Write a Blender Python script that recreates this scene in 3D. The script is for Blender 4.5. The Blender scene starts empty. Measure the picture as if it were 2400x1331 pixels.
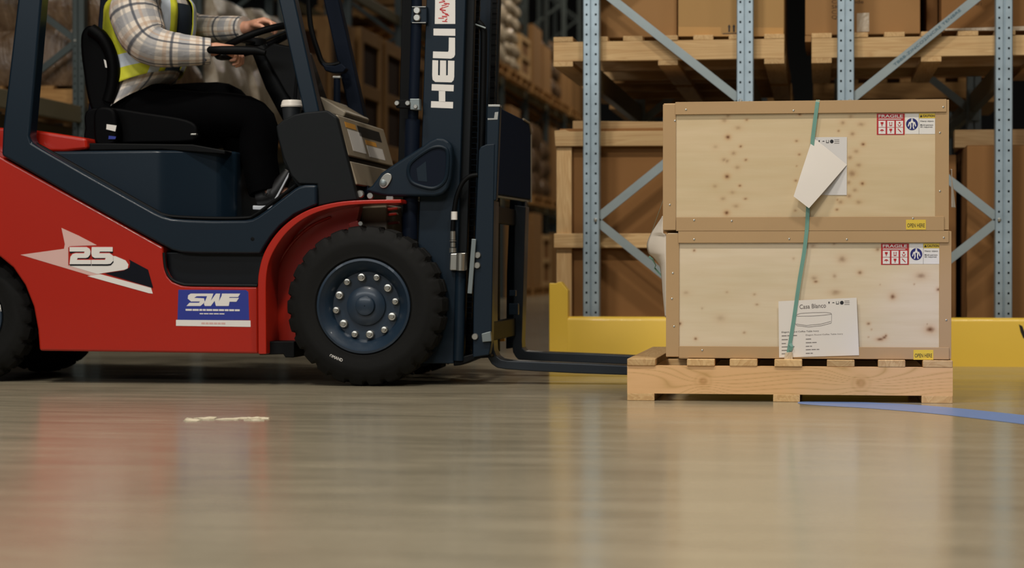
import bpy, bmesh, math, random
from math import sin, cos, pi, radians
from mathutils import Vector, Matrix, noise

random.seed(7)
scene = bpy.context.scene
COL = scene.collection

# ------------------------------------------------------------------ camera
FPX, H, YAW = 5000.0, 0.474, radians(8.2)
PITCH = math.atan((665.5 - 628.0) / FPX)
cam_d = bpy.data.cameras.new('camera')
cam = bpy.data.objects.new('camera', cam_d)
COL.objects.link(cam)
cam.location = (0, 0, H)
cam.rotation_euler = (pi / 2 - PITCH, 0, YAW)
cam_d.sensor_width = 36.0
cam_d.lens = 36.0 * FPX / 2400.0
cam_d.clip_start, cam_d.clip_end = 0.05, 200
cam_d.dof.use_dof = True
cam_d.dof.focus_distance = 7.75
cam_d.dof.aperture_fstop = 3.2
scene.camera = cam

# ------------------------------------------------------------------ world, lights, exposure
world = bpy.data.worlds.new('world')
scene.world = world
world.use_nodes = True
world.node_tree.nodes['Background'].inputs['Color'].default_value = (0.9, 0.95, 1.0, 1)
world.node_tree.nodes['Background'].inputs['Strength'].default_value = 0.02
vs = scene.view_settings
vs.view_transform = 'Standard'
vs.look = 'None'
vs.gamma = 1.0
vs.use_curve_mapping = False
vs.exposure = 0.2


def area(name, loc, target, sx, sy, power, col):
    l = bpy.data.lights.new(name, 'AREA')
    l.shape = 'RECTANGLE'
    l.size, l.size_y = sx, sy
    l.energy = power
    l.color = col
    o = bpy.data.objects.new(name, l)
    COL.objects.link(o)
    o.location = loc
    d = Vector(target) - Vector(loc)
    o.rotation_euler = d.to_track_quat('-Z', 'Y').to_euler()
    return o


# added soft front light, high behind and to the left of the camera
area('added_front_light', (-6.0, -11.8, 7.2), (-1.0, 8.0, 0.8), 13.0, 2.6, 700, (0.95, 0.98, 1.0))
# high bay lamps over the cross aisle, where the pallets are set down
for i, (lx, ly, p) in enumerate([(-3.5, 4.6, 300), (1.5, 4.6, 270), (5.5, 6.5, 90), (-2.6, -0.5, 420)]):
    area('high_bay_light', (lx, ly, 8.2), (lx, ly, 0), 1.2, 0.5, p, (1.0, 0.94, 0.85))
# blue zone light over the cross aisle, the source of the blue tinge on the crate corner
zl = bpy.data.lights.new('blue_zone_light', 'SPOT')
zl.energy, zl.color, zl.spot_size, zl.spot_blend, zl.shadow_soft_size = 260, (0.25, 0.35, 1.0), radians(7), 1.0, 0.05
zo = bpy.data.objects.new('blue_zone_light', zl)
COL.objects.link(zo)
zo.location = (2.4, 4.6, 3.2)
zo.rotation_euler = (Vector((0.40, 7.62, 0.25)) - Vector(zo.location)).to_track_quat('-Z', 'Y').to_euler()
# and along the aisle between the rack rows
for ly, p in ((24.0, 24), (31.5, 150), (39.0, 190)):
    area('aisle_light', (-3.0, ly, 8.2), (-3.0, ly, 0), 0.5, 1.2, p, (1.0, 0.9, 0.76))

# ------------------------------------------------------------------ photo geometry helpers
FW = Vector((-sin(YAW) * cos(PITCH), cos(YAW) * cos(PITCH), -sin(PITCH)))
RT = Vector((cos(YAW), sin(YAW), 0))
UP = Vector((-sin(YAW) * sin(PITCH), cos(YAW) * sin(PITCH), cos(PITCH)))
EYE = Vector((0, 0, H))


def ray(px, py):
    return FW + RT * ((px - 1200.0) / FPX) + UP * ((665.5 - py) / FPX)


def at(px, py, Y):
    d = ray(px, py)
    return EYE + d * (Y / d.y)


def atx(px, py, X):
    d = ray(px, py)
    return EYE + d * (X / d.x)


def atz(px, py, Z=0.0):
    d = ray(px, py)
    return EYE + d * ((Z - H) / d.z)


def lin(c):
    c = c / 255.0
    return c / 12.92 if c <= 0.04045 else ((c + 0.055) / 1.055) ** 2.4


def C(r, g, b):
    return (lin(r), lin(g), lin(b), 1.0)


# ------------------------------------------------------------------ materials
MATS = {}


class NT:
    def __init__(self, name):
        self.mat = bpy.data.materials.new(name)
        self.mat.use_nodes = True
        self.t = self.mat.node_tree
        self.b = self.t.nodes['Principled BSDF']
        MATS[name] = self.mat

    def n(self, kind, **kw):
        x = self.t.nodes.new(kind)
        for k, v in kw.items():
            setattr(x, k, v)
        return x

    def link(self, a, b):
        self.t.links.new(a, b)

    def math(self, op, a, b=None, c=None):
        x = self.n('ShaderNodeMath', operation=op)
        for i, v in enumerate((a, b, c)):
            if v is None:
                continue
            if isinstance(v, (int, float)):
                x.inputs[i].default_value = v
            else:
                self.link(v, x.inputs[i])
        return x.outputs[0]

    def mix(self, f, a, b):
        x = self.n('ShaderNodeMix', data_type='RGBA')
        for sock, v in ((x.inputs[0], f), (x.inputs[6], a), (x.inputs[7], b)):
            if isinstance(v, (int, float)):
                sock.default_value = v
            elif isinstance(v, tuple):
                sock.default_value = v
            else:
                self.link(v, sock)
        return x.outputs[2]

    def ramp(self, f, stops):
        x = self.n('ShaderNodeValToRGB')
        e = x.color_ramp.elements
        while len(e) < len(stops):
            e.new(0.5)
        for el, (p, c) in zip(e, stops):
            el.position, el.color = p, c
        self.link(f, x.inputs[0])
        return x.outputs[0]

    def coords(self, kind='Object', scale=(1, 1, 1), rnd=True):
        tc = self.n('ShaderNodeTexCoord')
        mp = self.n('ShaderNodeMapping')
        mp.inputs['Scale'].default_value = scale
        self.link(tc.outputs[kind], mp.inputs['Vector'])
        if rnd:
            oi = self.n('ShaderNodeObjectInfo')
            cx = self.n('ShaderNodeCombineXYZ')
            r = self.math('MULTIPLY', oi.outputs['Random'], 37.0)
            for i in range(3):
                self.link(r, cx.inputs[i])
            self.link(cx.outputs[0], mp.inputs['Location'])
        return mp.outputs[0]

    def noise(self, vec, scale, detail=3, rough=0.55, dist=0.0):
        x = self.n('ShaderNodeTexNoise')
        x.inputs['Scale'].default_value = scale
        x.inputs['Detail'].default_value = detail
        x.inputs['Roughness'].default_value = rough
        x.inputs['Distortion'].default_value = dist
        self.link(vec, x.inputs['Vector'])
        return x.outputs['Fac']

    def bump(self, h, strength=0.2, dist=0.01):
        x = self.n('ShaderNodeBump')
        x.inputs['Strength'].default_value = strength
        x.inputs['Distance'].default_value = dist
        self.link(h, x.inputs['Height'])
        self.link(x.outputs[0], self.b.inputs['Normal'])

    def set(self, **kw):
        names = dict(color='Base Color', rough='Roughness', metal='Metallic', spec='Specular IOR Level', coat='Coat Weight', crough='Coat Roughness',
                     alpha='Alpha', trans='Transmission Weight', ior='IOR', sheen='Sheen Weight')
        for k, v in kw.items():
            s = self.b.inputs[names[k]]
            if isinstance(v, (int, float, tuple)):
                s.default_value = v
            else:
                self.link(v, s)


def plain(name, col, rough=0.5, metal=0.0, spec=0.5, vary=0.12, scale=6.0, coat=0.0, bump=0.0):
    m = NT(name)
    v = m.coords()
    f = m.noise(v, scale, 4)
    lo = tuple(c * (1 - vary) for c in col[:3]) + (1,)
    hi = tuple(min(1, c * (1 + vary)) for c in col[:3]) + (1,)
    m.set(color=m.mix(f, lo, hi), rough=rough, metal=metal, spec=spec, coat=coat)
    if bump:
        m.bump(m.noise(v, scale * 8, 4), bump, 0.004)
    return m.mat


def wood(name, axis, light, dark, strength=1.0, rough=0.62):
    """sawn softwood; grain runs along the local axis given"""
    m = NT(name)
    sc = [9.0, 9.0, 9.0]
    sc['xyz'.index(axis)] = 0.55
    v = m.coords(scale=tuple(sc))
    big = m.noise(v, 1.1, 3, 0.5, 1.2)
    rings = m.math('FRACT', m.math('MULTIPLY', big, 9.0))
    rings = m.math('SMOOTH_MIN', rings, m.math('MULTIPLY', m.math('SUBTRACT', 1.0, rings), 3.0), 0.2)
    fine = m.noise(v, 6.0, 5, 0.65)
    f = m.math('ADD', m.math('MULTIPLY', rings, 0.55 * strength), m.math('MULTIPLY', fine, 0.5))
    blotch = m.noise(m.coords(scale=(1, 1, 1)), 4.0, 3)
    c = m.mix(f, light, dark)
    c = m.mix(m.math('MULTIPLY', blotch, 0.4), c, tuple(x * 0.72 for x in light[:3]) + (1,))
    oi = m.n('ShaderNodeObjectInfo')
    hsv = m.n('ShaderNodeHueSaturation')
    m.link(m.math('ADD', 0.82, m.math('MULTIPLY', oi.outputs['Random'], 0.3)), hsv.inputs['Value'])
    m.link(c, hsv.inputs['Color'])
    m.set(color=hsv.outputs[0], rough=rough, spec=0.25)
    m.bump(fine, 0.25, 0.003)
    return m.mat


for ax in 'xyz':
    wood('pine_' + ax, ax, C(226, 192, 140), C(176, 128, 76))
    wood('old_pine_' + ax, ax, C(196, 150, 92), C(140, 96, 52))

plain('kraft', C(178, 147, 108), 0.75, spec=0.25, vary=0.06, scale=3)
plain('carton', C(160, 120, 76), 0.8, spec=0.2, vary=0.08, scale=2)
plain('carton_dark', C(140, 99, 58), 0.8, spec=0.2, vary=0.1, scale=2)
plain('carton_light', C(176, 138, 88), 0.8, spec=0.2, vary=0.06, scale=2)
plain('crate_inner', C(62, 40, 24), 0.85, spec=0.1)
plain('packing_tape', C(190, 142, 74), 0.35, spec=0.4, vary=0.04)
plain('galvanised_shaded', C(74, 82, 80), 0.5, metal=0.4, vary=0.2)  # far rack's galvanised steel, the dim aisle's shade put into its colour
plain('galvanised', C(166, 182, 190), 0.42, metal=0.55, spec=0.5, vary=0.22, scale=14)
plain('galvanised_brace', C(150, 160, 160), 0.45, metal=0.45, vary=0.12, scale=9)
plain('beam_paint', C(120, 112, 88), 0.5, vary=0.1)
plain('hole_black', C(8, 12, 14), 0.9, spec=0.1)
plain('guard_yellow', C(244, 202, 74), 0.4, vary=0.05, scale=3, coat=0.2)
plain('scuff_black', C(30, 22, 16), 0.8)
plain('screw_steel', C(190, 188, 178), 0.35, metal=0.9)
plain('paper_white', C(224, 216, 206), 0.7, vary=0.02, spec=0.2)
plain('paper_shade', C(214, 210, 206), 0.7, vary=0.02, spec=0.2)
plain('label_white', C(226, 222, 216), 0.45, vary=0.02)
plain('label_red', C(178, 34, 40), 0.45, vary=0.05)
plain('label_blue', C(24, 30, 104), 0.45, vary=0.05)
plain('label_yellow', C(222, 190, 64), 0.45, vary=0.05)
plain('ink_black', C(30, 30, 34), 0.7, vary=0.05)
plain('ink_grey', C(112, 104, 100), 0.7, vary=0.05)
plain('ink_carton', C(70, 46, 26), 0.8, vary=0.05)
plain('ink_blue', C(70, 108, 124), 0.6, vary=0.05)
plain('strap_green', C(108, 152, 138), 0.35, vary=0.12, scale=30)
plain('foam_white', C(226, 214, 198), 0.6, vary=0.03, spec=0.25)
plain('truck_red', C(164, 32, 16), 0.28, vary=0.06, scale=2, coat=0.25, spec=0.35)
plain('truck_blue', C(17, 30, 41), 0.3, vary=0.08, scale=2, coat=0.12, spec=0.25)
plain('truck_navy', C(9, 18, 32), 0.6, vary=0.1, spec=0.12)
plain('mast_blue', C(18, 31, 42), 0.42, vary=0.1, scale=3, spec=0.18)
plain('rim_blue', C(28, 43, 58), 0.34, vary=0.2, scale=10, coat=0.15, spec=0.4)
plain('truck_black', C(6, 7, 8), 0.55, vary=0.2, spec=0.12)
plain('backrest_navy', C(12, 27, 48), 0.75, vary=0.1, spec=0.04)
plain('step_black', C(9, 13, 18), 0.3, vary=0.2, spec=0.3)
plain('cowl_grey', C(18, 21, 23), 0.55, spec=0.15, vary=0.1, bump=0.05)
plain('cowl_taupe', C(136, 124, 104), 0.5, vary=0.1)
plain('rubber', C(16, 16, 15), 0.72, vary=0.25, scale=9, spec=0.18, bump=0.1)
plain('seat_vinyl', C(4, 4, 5), 0.55, vary=0.15, bump=0.03, spec=0.06)
plain('chrome', C(176, 174, 166), 0.28, metal=0.85, vary=0.06)
plain('steel_dull', C(120, 128, 128), 0.4, metal=0.6, vary=0.15)
plain('fork_steel', C(26, 33, 40), 0.42, metal=0.35, vary=0.3, scale=12)
plain('decal_white', C(220, 216, 210), 0.4, vary=0.02)
plain('decal_pink', C(206, 168, 160), 0.4, vary=0.06)
plain('decal_navy', C(5, 9, 20), 0.5, vary=0.05, spec=0.15)
plain('decal_blue', C(28, 44, 136), 0.4, vary=0.05)
plain('decal_red', C(186, 44, 40), 0.4, vary=0.05)
plain('decal_orange', C(214, 150, 50), 0.4, vary=0.05)
plain('skin', C(206, 150, 122), 0.5, vary=0.08, scale=20)
plain('hair', C(50, 36, 26), 0.6, vary=0.2, scale=40)
plain('trousers_black', C(3, 3, 4), 0.9, vary=0.2, scale=20, spec=0.05)
plain('tee_dark', C(40, 48, 58), 0.85, vary=0.15, spec=0.2)
plain('shoe_black', C(7, 7, 8), 0.5, vary=0.1)
plain('sole_white', C(200, 204, 210), 0.5, vary=0.03)
plain('cup_lid', C(236, 228, 216), 0.4, vary=0.02)
plain('cup_dark', C(34, 38, 42), 0.5, vary=0.05)
plain('eye_white', C(230, 228, 224), 0.3, vary=0.01)
plain('projected_blue', C(108, 134, 184), 0.4, vary=0.1, scale=8)  # projected blue light given as a surface colour
plain('chip_white', C(206, 194, 168), 0.8, vary=0.15, scale=30)
plain('wall_paint', C(70, 71, 72), 0.8, vary=0.05, scale=1)
plain('ceiling_paint', C(80, 80, 80), 0.8, vary=0.05, scale=1)


def wrap_mat(name, base, light, amount):
    m = NT(name)
    v = m.coords(scale=(2.2, 2.2, 0.8))
    a = m.noise(v, 4.0, 5, 0.6, 2.5)
    b = m.noise(m.coords(scale=(1, 1, 5)), 3.0, 4, 0.6, 1.0)
    f = m.math('MULTIPLY', m.math('POWER', a, 1.6), amount * 2)
    f = m.math('MULTIPLY', f, m.math('ADD', b, 0.4))
    m.set(color=m.mix(f, base, light), rough=0.22, spec=0.6)
    m.bump(a, 0.5, 0.03)
    return m.mat


wrap_mat('wrap_brown', C(80, 54, 34), C(160, 132, 102), 0.7)
wrap_mat('wrap_pale', C(168, 140, 108), C(222, 208, 184), 1.1)


# polished warehouse concrete
m = NT('concrete')
v = m.coords(rnd=False)
n1 = m.noise(v, 0.55, 5, 0.6, 0.6)
n2 = m.noise(m.coords(scale=(0.7, 3.0, 1), rnd=False), 2.4, 6, 0.68, 0.4)
n3 = m.noise(v, 34.0, 4, 0.7)
f = m.math('ADD', m.math('MULTIPLY', n1, 0.42), m.math('ADD', m.math('MULTIPLY', n2, 0.40), m.math('MULTIPLY', n3, 0.14)))
m.set(color=m.ramp(f, [(0.34, C(128, 120, 101)), (0.52, C(153, 143, 121)), (0.7, C(173, 162, 138))]))
m.set(rough=m.math('ADD', 0.09, m.math('MULTIPLY', n2, 0.18)), spec=0.36)
m.bump(m.noise(m.coords(scale=(1, 1, 1), rnd=False), 5.0, 3, 0.5), 0.02, 0.006)

# vertex coloured birch plywood (knots are laid into the colour attribute 'veneer')
m = NT('plywood')
at_n = m.n('ShaderNodeAttribute', attribute_name='veneer')
g = m.noise(m.coords(scale=(1.2, 1, 16)), 3.0, 5, 0.6)
m.set(color=m.mix(m.math('MULTIPLY', m.math('SUBTRACT', g, 0.35), 0.5), at_n.outputs['Color'], C(184, 150, 100)), rough=0.6, spec=0.25)

# vertex coloured solid pine for the pallet bearer on the near face
m = NT('bearer_pine')
at_n = m.n('ShaderNodeAttribute', attribute_name='veneer')
g = m.noise(m.coords(scale=(0.8, 6, 12)), 6.0, 5, 0.65)
m.set(color=m.mix(m.math('MULTIPLY', g, 0.3), at_n.outputs['Color'], C(186, 138, 84)), rough=0.6, spec=0.25)


def plaid():
    m = NT('plaid_flannel')
    tc = m.n('ShaderNodeTexCoord')
    sp = m.n('ShaderNodeSeparateXYZ')
    m.link(tc.outputs['UV'], sp.inputs[0])

    def band(x, period, centre, half, soft=0.02):
        f = m.math('FRACT', m.math('DIVIDE', x, period))
        d = m.math('ABSOLUTE', m.math('SUBTRACT', f, centre))
        r = m.n('ShaderNodeMapRange')
        r.inputs[1].default_value = half + soft
        r.inputs[2].default_value = half - soft
        m.link(d, r.inputs[0])
        return r.outputs[0]
    u, v = sp.outputs[0], sp.outputs[1]
    c = C(226, 214, 200)
    out = m.mix(m.math('MULTIPLY', band(u, 0.135, 0.25, 0.16), 0.55), c, C(140, 140, 142))
    out = m.mix(m.math('MULTIPLY', band(v, 0.125, 0.3, 0.17), 0.6), out, C(136, 142, 152))
    out = m.mix(m.math('MULTIPLY', band(v, 0.125, 0.72, 0.06), 0.5), out, C(184, 150, 120))
    out = m.mix(m.math('MULTIPLY', band(u, 0.135, 0.62, 0.05), 0.5), out, C(186, 152, 122))
    out = m.mix(m.math('MULTIPLY', band(u, 0.135, 0.86, 0.045, 0.02), 0.85), out, C(48, 58, 74))
    out = m.mix(m.math('MULTIPLY', band(v, 0.125, 0.92, 0.045, 0.02), 0.85), out, C(48, 58, 74))
    nz = m.noise(m.coords(), 60, 3)
    out = m.mix(m.math('MULTIPLY', nz, 0.25), out, C(120, 116, 112))
    m.set(color=out, rough=0.9, spec=0.15)
    m.bump(m.noise(m.coords(), 14, 3), 0.35, 0.02)


plaid()


def vest():
    m = NT('vest_hivis')
    tc = m.n('ShaderNodeTexCoord')
    sp = m.n('ShaderNodeSeparateXYZ')
    m.link(tc.outputs['UV'], sp.inputs[0])
    u, v = sp.outputs[0], sp.outputs[1]          # u: angle in turns (0 = front, either side), v: height

    def inside(x, lo, hi):
        return m.math('MULTIPLY', m.math('GREATER_THAN', x, lo), m.math('LESS_THAN', x, hi))
    stripe = m.math('MAXIMUM', inside(u, 0.058, 0.102), inside(v, 0.16, 0.30))
    nz = m.noise(m.coords(), 9, 3)
    yel = m.mix(nz, C(176, 178, 34), C(226, 224, 70))
    m.set(color=m.mix(stripe, yel, C(196, 204, 214)), rough=0.6, spec=0.3)
    m.bump(m.noise(m.coords(), 11, 3), 0.4, 0.02)


vest()

# ------------------------------------------------------------------ mesh helpers


def tag(o, label, cat, group=None, kind=None):
    o['label'] = label
    o['category'] = cat
    if group:
        o['group'] = group
    if kind:
        o['kind'] = kind
    return o


def root(name, loc, label, cat, group=None):
    e = bpy.data.objects.new(name, None)
    e.empty_display_size = 0.1
    COL.objects.link(e)
    e.location = loc
    return tag(e, label, cat, group)


def world_loc(o):
    p = Vector(o.location)
    while o.parent:
        o = o.parent
        p = p + Vector(o.location)
    return p


def mk(name, verts, faces, mat, parent=None, bevel=0.0, smooth=None, uvs=None, segs=2, recenter=True):
    """link one mesh object; vertices come in world coordinates, the origin goes to their centre"""
    vs_ = [Vector(v) for v in verts]
    if recenter:
        lo = Vector([min(v[i] for v in vs_) for i in range(3)])
        hi = Vector([max(v[i] for v in vs_) for i in range(3)])
        c = (lo + hi) / 2
    else:
        c = Vector((0, 0, 0))
    me = bpy.data.meshes.new(name)
    me.from_pydata([v - c for v in vs_], [], faces)
    bm = bmesh.new()
    bm.from_mesh(me)
    bmesh.ops.recalc_face_normals(bm, faces=bm.faces)
    if smooth is not None:
        for f in bm.faces:
            f.smooth = True
        lim = radians(smooth)
        for e in bm.edges:
            if len(e.link_faces) == 2 and e.calc_face_angle(0) > lim:
                e.smooth = False
    if uvs is not None:
        ly = bm.loops.layers.uv.new('UVMap')
        bm.faces.ensure_lookup_table()
        for f, fu in zip(bm.faces, uvs):
            # match by vertex index because recalc may have turned the winding round
            look = dict(fu)
            for lp in f.loops:
                lp[ly].uv = look[lp.vert.index]
    bm.to_mesh(me)
    bm.free()
    me.materials.append(MATS[mat] if isinstance(mat, str) else mat)
    o = bpy.data.objects.new(name, me)
    COL.objects.link(o)
    if parent:
        o.parent = parent
        o.location = c - world_loc(parent)
    else:
        o.location = c
    if bevel:
        b = o.modifiers.new('bevel', 'BEVEL')
        b.width, b.segments = bevel, segs
        b.limit_method = 'ANGLE'
        b.angle_limit = radians(28)
        b.harden_normals = True
        for p in me.polygons:
            p.use_smooth = True
    return o


def box(name, x0, x1, y0, y1, z0, z1, mat, parent=None, bevel=0.0):
    v = [(x0, y0, z0), (x1, y0, z0), (x1, y1, z0), (x0, y1, z0), (x0, y0, z1), (x1, y0, z1), (x1, y1, z1), (x0, y1, z1)]
    f = [(0, 3, 2, 1), (4, 5, 6, 7), (0, 1, 5, 4), (1, 2, 6, 5), (2, 3, 7, 6), (3, 0, 4, 7)]
    return mk(name, v, f, mat, parent, bevel)


def extr(name, pts, d0, d1, mat, parent=None, bevel=0.0, axis='y', smooth=None, segs=2):
    """polygon pts extruded: axis y -> pts are (x,z); axis x -> (y,z); axis z -> (x,y)"""
    def P(a, b, d):
        return {'y': (a, d, b), 'x': (d, a, b), 'z': (a, b, d)}[axis]
    n = len(pts)
    v = [P(a, b, d0) for a, b in pts] + [P(a, b, d1) for a, b in pts]
    f = [tuple(range(n)), tuple(range(2 * n - 1, n - 1, -1))]
    f += [(i, (i + 1) % n, n + (i + 1) % n, n + i) for i in range(n)]
    return mk(name, v, f, mat, parent, bevel, smooth, segs=segs)


def xz(pts, Y):
    return [(p.x, p.z) for p in (at(px, py, Y) for px, py in pts)]


def pxe(name, pts, y0, y1, mat, parent=None, bevel=0.0, smooth=None, segs=2):
    """outline seen on the plane Y=y0, given real depth to y1"""
    return extr(name, xz(pts, y0), y0, y1, mat, parent, bevel, 'y', smooth, segs)


def smooth_path(pts, sub=4, closed=False):
    """Catmull-Rom through 2-D or 3-D points"""
    n = len(pts)
    out = []
    P = [Vector(p) for p in pts]
    rng = range(n) if closed else range(n - 1)
    for i in rng:
        if closed:
            a, b, c, d = P[(i - 1) % n], P[i], P[(i + 1) % n], P[(i + 2) % n]
        else:
            a, b, c, d = P[max(i - 1, 0)], P[i], P[i + 1], P[min(i + 2, n - 1)]
        for k in range(sub):
            t = k / sub
            out.append(0.5 * ((2 * b) + (c - a) * t + (2 * a - 5 * b + 4 * c - d) * t * t + (3 * b - a - 3 * c + d) * t ** 3))
    if not closed:
        out.append(P[-1])
    return [tuple(p) for p in out]


def tube_geo(path, radii, segs=12, closed=False, flat=1.0):
    P = [Vector(p) for p in path]
    n = len(P)
    R = list(radii) if hasattr(radii, '__len__') else [radii] * n
    T = []
    for i in range(n):
        if closed:
            t = P[(i + 1) % n] - P[(i - 1) % n]
        else:
            t = P[min(i + 1, n - 1)] - P[max(i - 1, 0)]
        T.append(t.normalized())
    ref = Vector((0, 0, 1)) if abs(T[0].z) < 0.9 else Vector((1, 0, 0))
    nrm = (ref - T[0] * ref.dot(T[0])).normalized()
    V, F, UV = [], [], []
    s = 0.0
    S = []
    for i in range(n):
        nrm = (nrm - T[i] * nrm.dot(T[i])).normalized()
        bi = T[i].cross(nrm)
        if i:
            s += (P[i] - P[i - 1]).length
        S.append(s)
        for k in range(segs):
            a = 2 * pi * k / segs
            V.append(P[i] + nrm * (cos(a) * R[i]) + bi * (sin(a) * R[i] * flat))
    rng = n if closed else n - 1
    rm = max(R)
    for i in range(rng):
        j = (i + 1) % n
        for k in range(segs):
            l = (k + 1) % segs
            F.append((i * segs + k, i * segs + l, j * segs + l, j * segs + k))
            u0, u1 = k / segs * 2 * pi * rm, (k + 1) / segs * 2 * pi * rm
            UV.append([(i * segs + k, (u0, S[i])), (i * segs + l, (u1, S[i])), (j * segs + l, (u1, S[j])), (j * segs + k, (u0, S[j]))])
    if not closed:
        F.append(tuple(reversed(range(segs))))
        UV.append([(k, (0.0, 0.0)) for k in range(segs)])
        F.append(tuple((n - 1) * segs + k for k in range(segs)))
        UV.append([((n - 1) * segs + k, (0.0, s)) for k in range(segs)])
    return V, F, UV


def tube(name, path, radii, mat, parent=None, segs=12, closed=False, uv=False, flat=1.0):
    V, F, UV = tube_geo(path, radii, segs, closed, flat)
    return mk(name, V, F, mat, parent, 0, 40, UV if uv else None)


def lathe(name, prof, c, axis, mat, parent=None, segs=48, smooth=35, caps=True):
    """profile of (radius, offset along axis) turned about axis through c"""
    V, F = [], []
    n = len(prof)
    for r, a in prof:
        for k in range(segs):
            t = 2 * pi * k / segs
            p = {'y': (r * cos(t), a, r * sin(t)), 'z': (r * cos(t), r * sin(t), a), 'x': (a, r * cos(t), r * sin(t))}[axis]
            V.append(Vector(c) + Vector(p))
    for i in range(n - 1):
        for k in range(segs):
            l = (k + 1) % segs
            F.append((i * segs + k, i * segs + l, (i + 1) * segs + l, (i + 1) * segs + k))
    if caps:
        F.append(tuple(range(segs)))
        F.append(tuple((n - 1) * segs + k for k in range(segs)))
    return mk(name, V, F, mat, parent, 0, smooth)


def disc(name, px, py, Y, rpx, depth, mat, parent=None, segs=16):
    """short round boss standing proud of plane Y by depth, radius given on that plane in photo pixels"""
    c = at(px, py, Y)
    r = (at(px + rpx, py, Y) - c).length
    return lathe(name, [(r, 0), (r, -depth * 0.7), (r * 0.8, -depth)], c, 'y', mat, parent, segs)


def bar(name, p0, p1, w, h, side, mat, parent=None, bevel=0.0):
    """square bar from p0 to p1: w across the direction side, h across the other"""
    p0, p1 = Vector(p0), Vector(p1)
    t = (p1 - p0).normalized()
    a = Vector(side)
    a = (a - t * a.dot(t)).normalized()
    b = t.cross(a)
    v = []
    for p in (p0, p1):
        for sa, sb in ((-1, -1), (1, -1), (1, 1), (-1, 1)):
            v.append(p + a * (w / 2 * sa) + b * (h / 2 * sb))
    f = [(0, 1, 2, 3), (7, 6, 5, 4), (0, 4, 5, 1), (1, 5, 6, 2), (2, 6, 7, 3), (3, 7, 4, 0)]
    return mk(name, v, f, mat, parent, bevel)


def multi(name, geos, mat, parent=None, bevel=0.0, smooth=None):
    V, F = [], []
    for v, f in geos:
        k = len(V)
        V += [tuple(p) for p in v]
        F += [tuple(i + k for i in q) for q in f]
    return mk(name, V, F, mat, parent, bevel, smooth)


def bgeo(x0, x1, y0, y1, z0, z1):
    v = [(x0, y0, z0), (x1, y0, z0), (x1, y1, z0), (x0, y1, z0), (x0, y0, z1), (x1, y0, z1), (x1, y1, z1), (x0, y1, z1)]
    return v, [(0, 3, 2, 1), (4, 5, 6, 7), (0, 1, 5, 4), (1, 2, 6, 5), (2, 3, 7, 6), (3, 0, 4, 7)]


def egeo(pts, d0, d1):
    n = len(pts)
    v = [(a, d0, b) for a, b in pts] + [(a, d1, b) for a, b in pts]
    f = [tuple(range(n)), tuple(range(2 * n - 1, n - 1, -1))]
    return v, f + [(i, (i + 1) % n, n + (i + 1) % n, n + i) for i in range(n)]


def text_geo(body, shear=0.0, offset=0.0, space=1.0, align='LEFT', line=1.0):
    cu = bpy.data.curves.new('t', 'FONT')
    cu.body = body
    cu.shear = shear
    cu.offset = offset
    cu.space_character = space
    cu.space_line = line
    cu.align_x = align
    cu.resolution_u = 3
    o = bpy.data.objects.new('t', cu)
    COL.objects.link(o)
    dg = bpy.context.evaluated_depsgraph_get()
    me = bpy.data.meshes.new_from_object(o.evaluated_get(dg))
    V = [(v.co.x, v.co.y) for v in me.vertices]
    F = [tuple(p.vertices) for p in me.polygons]
    bpy.data.objects.remove(o)
    bpy.data.curves.remove(cu)
    bpy.data.meshes.remove(me)
    return V, F


def put_text(name, body, ll, lr, ul, mat, parent=None, Y=None, pt=None, lift=0.0006, **kw):
    """flat print fitted to the parallelogram ll, lr, ul (photo pixels on plane Y, or 3-D points when pt)"""
    V, F = text_geo(body, **kw)
    x0, x1 = min(v[0] for v in V), max(v[0] for v in V)
    y0, y1 = min(v[1] for v in V), max(v[1] for v in V)
    A, B, D = ((Vector(p) for p in (ll, lr, ul)) if pt else (at(p[0], p[1], Y) for p in (ll, lr, ul)))
    out = []
    nrm = (B - A).cross(D - A).normalized() * lift
    for x, y in V:
        out.append(A + (B - A) * ((x - x0) / (x1 - x0)) + (D - A) * ((y - y0) / (y1 - y0)) + nrm)
    return mk(name, out, F, mat, parent)


def print_bars(name, rows, Y, mat, parent, lift=0.0006, seed=1):
    """print too small to read in the photograph: word-long strokes. rows are (x0, x1, y, height, slope) in photo pixels"""
    rr = random.Random(seed)
    g = []
    for x0, x1, y, h, sl in rows:
        x = x0
        while x < x1 - 1:
            w = min(rr.uniform(6, 15), x1 - x)
            a, b = y + (x - x0) * sl, y + (x + w - x0) * sl
            pts = [(x, a - h / 2), (x + w, b - h / 2), (x + w, b + h / 2), (x, a + h / 2)]
            g.append(egeo(xz(pts, Y - lift), Y - lift, Y))
            x += w + 1.6
    return multi(name, g, mat, parent)

# ================================================================== the setting
def struct(o):
    o['kind'] = 'structure'
    return o


fl = struct(box('floor', -16, 16, -12, 58, -0.2, 0.0, 'concrete'))
fl.data.materials[0] = MATS['concrete']
struct(box('ceiling', -16, 16, -12, 58, 9.0, 9.2, 'ceiling_paint'))
struct(box('wall_back', -16, 16, 58, 58.2, 0, 9.0, 'wall_paint'))
struct(box('wall_left', -16.2, -16, -12, 58, 0, 9.0, 'wall_paint'))
struct(box('wall_right', 16, 16.2, -12, 58, 0, 9.0, 'wall_paint'))
# front wall, with an open band over it for the added front light
struct(extr('wall_front', [(-16, 0), (16, 0), (16, 5.6), (-16, 5.6)], -12.2, -12.0, 'wall_paint'))
struct(box('wall_front_head', -16, 16, -12.2, -12.0, 8.7, 9.0, 'wall_paint'))

# ================================================================== pallet rack
POST_W = 0.083


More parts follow.
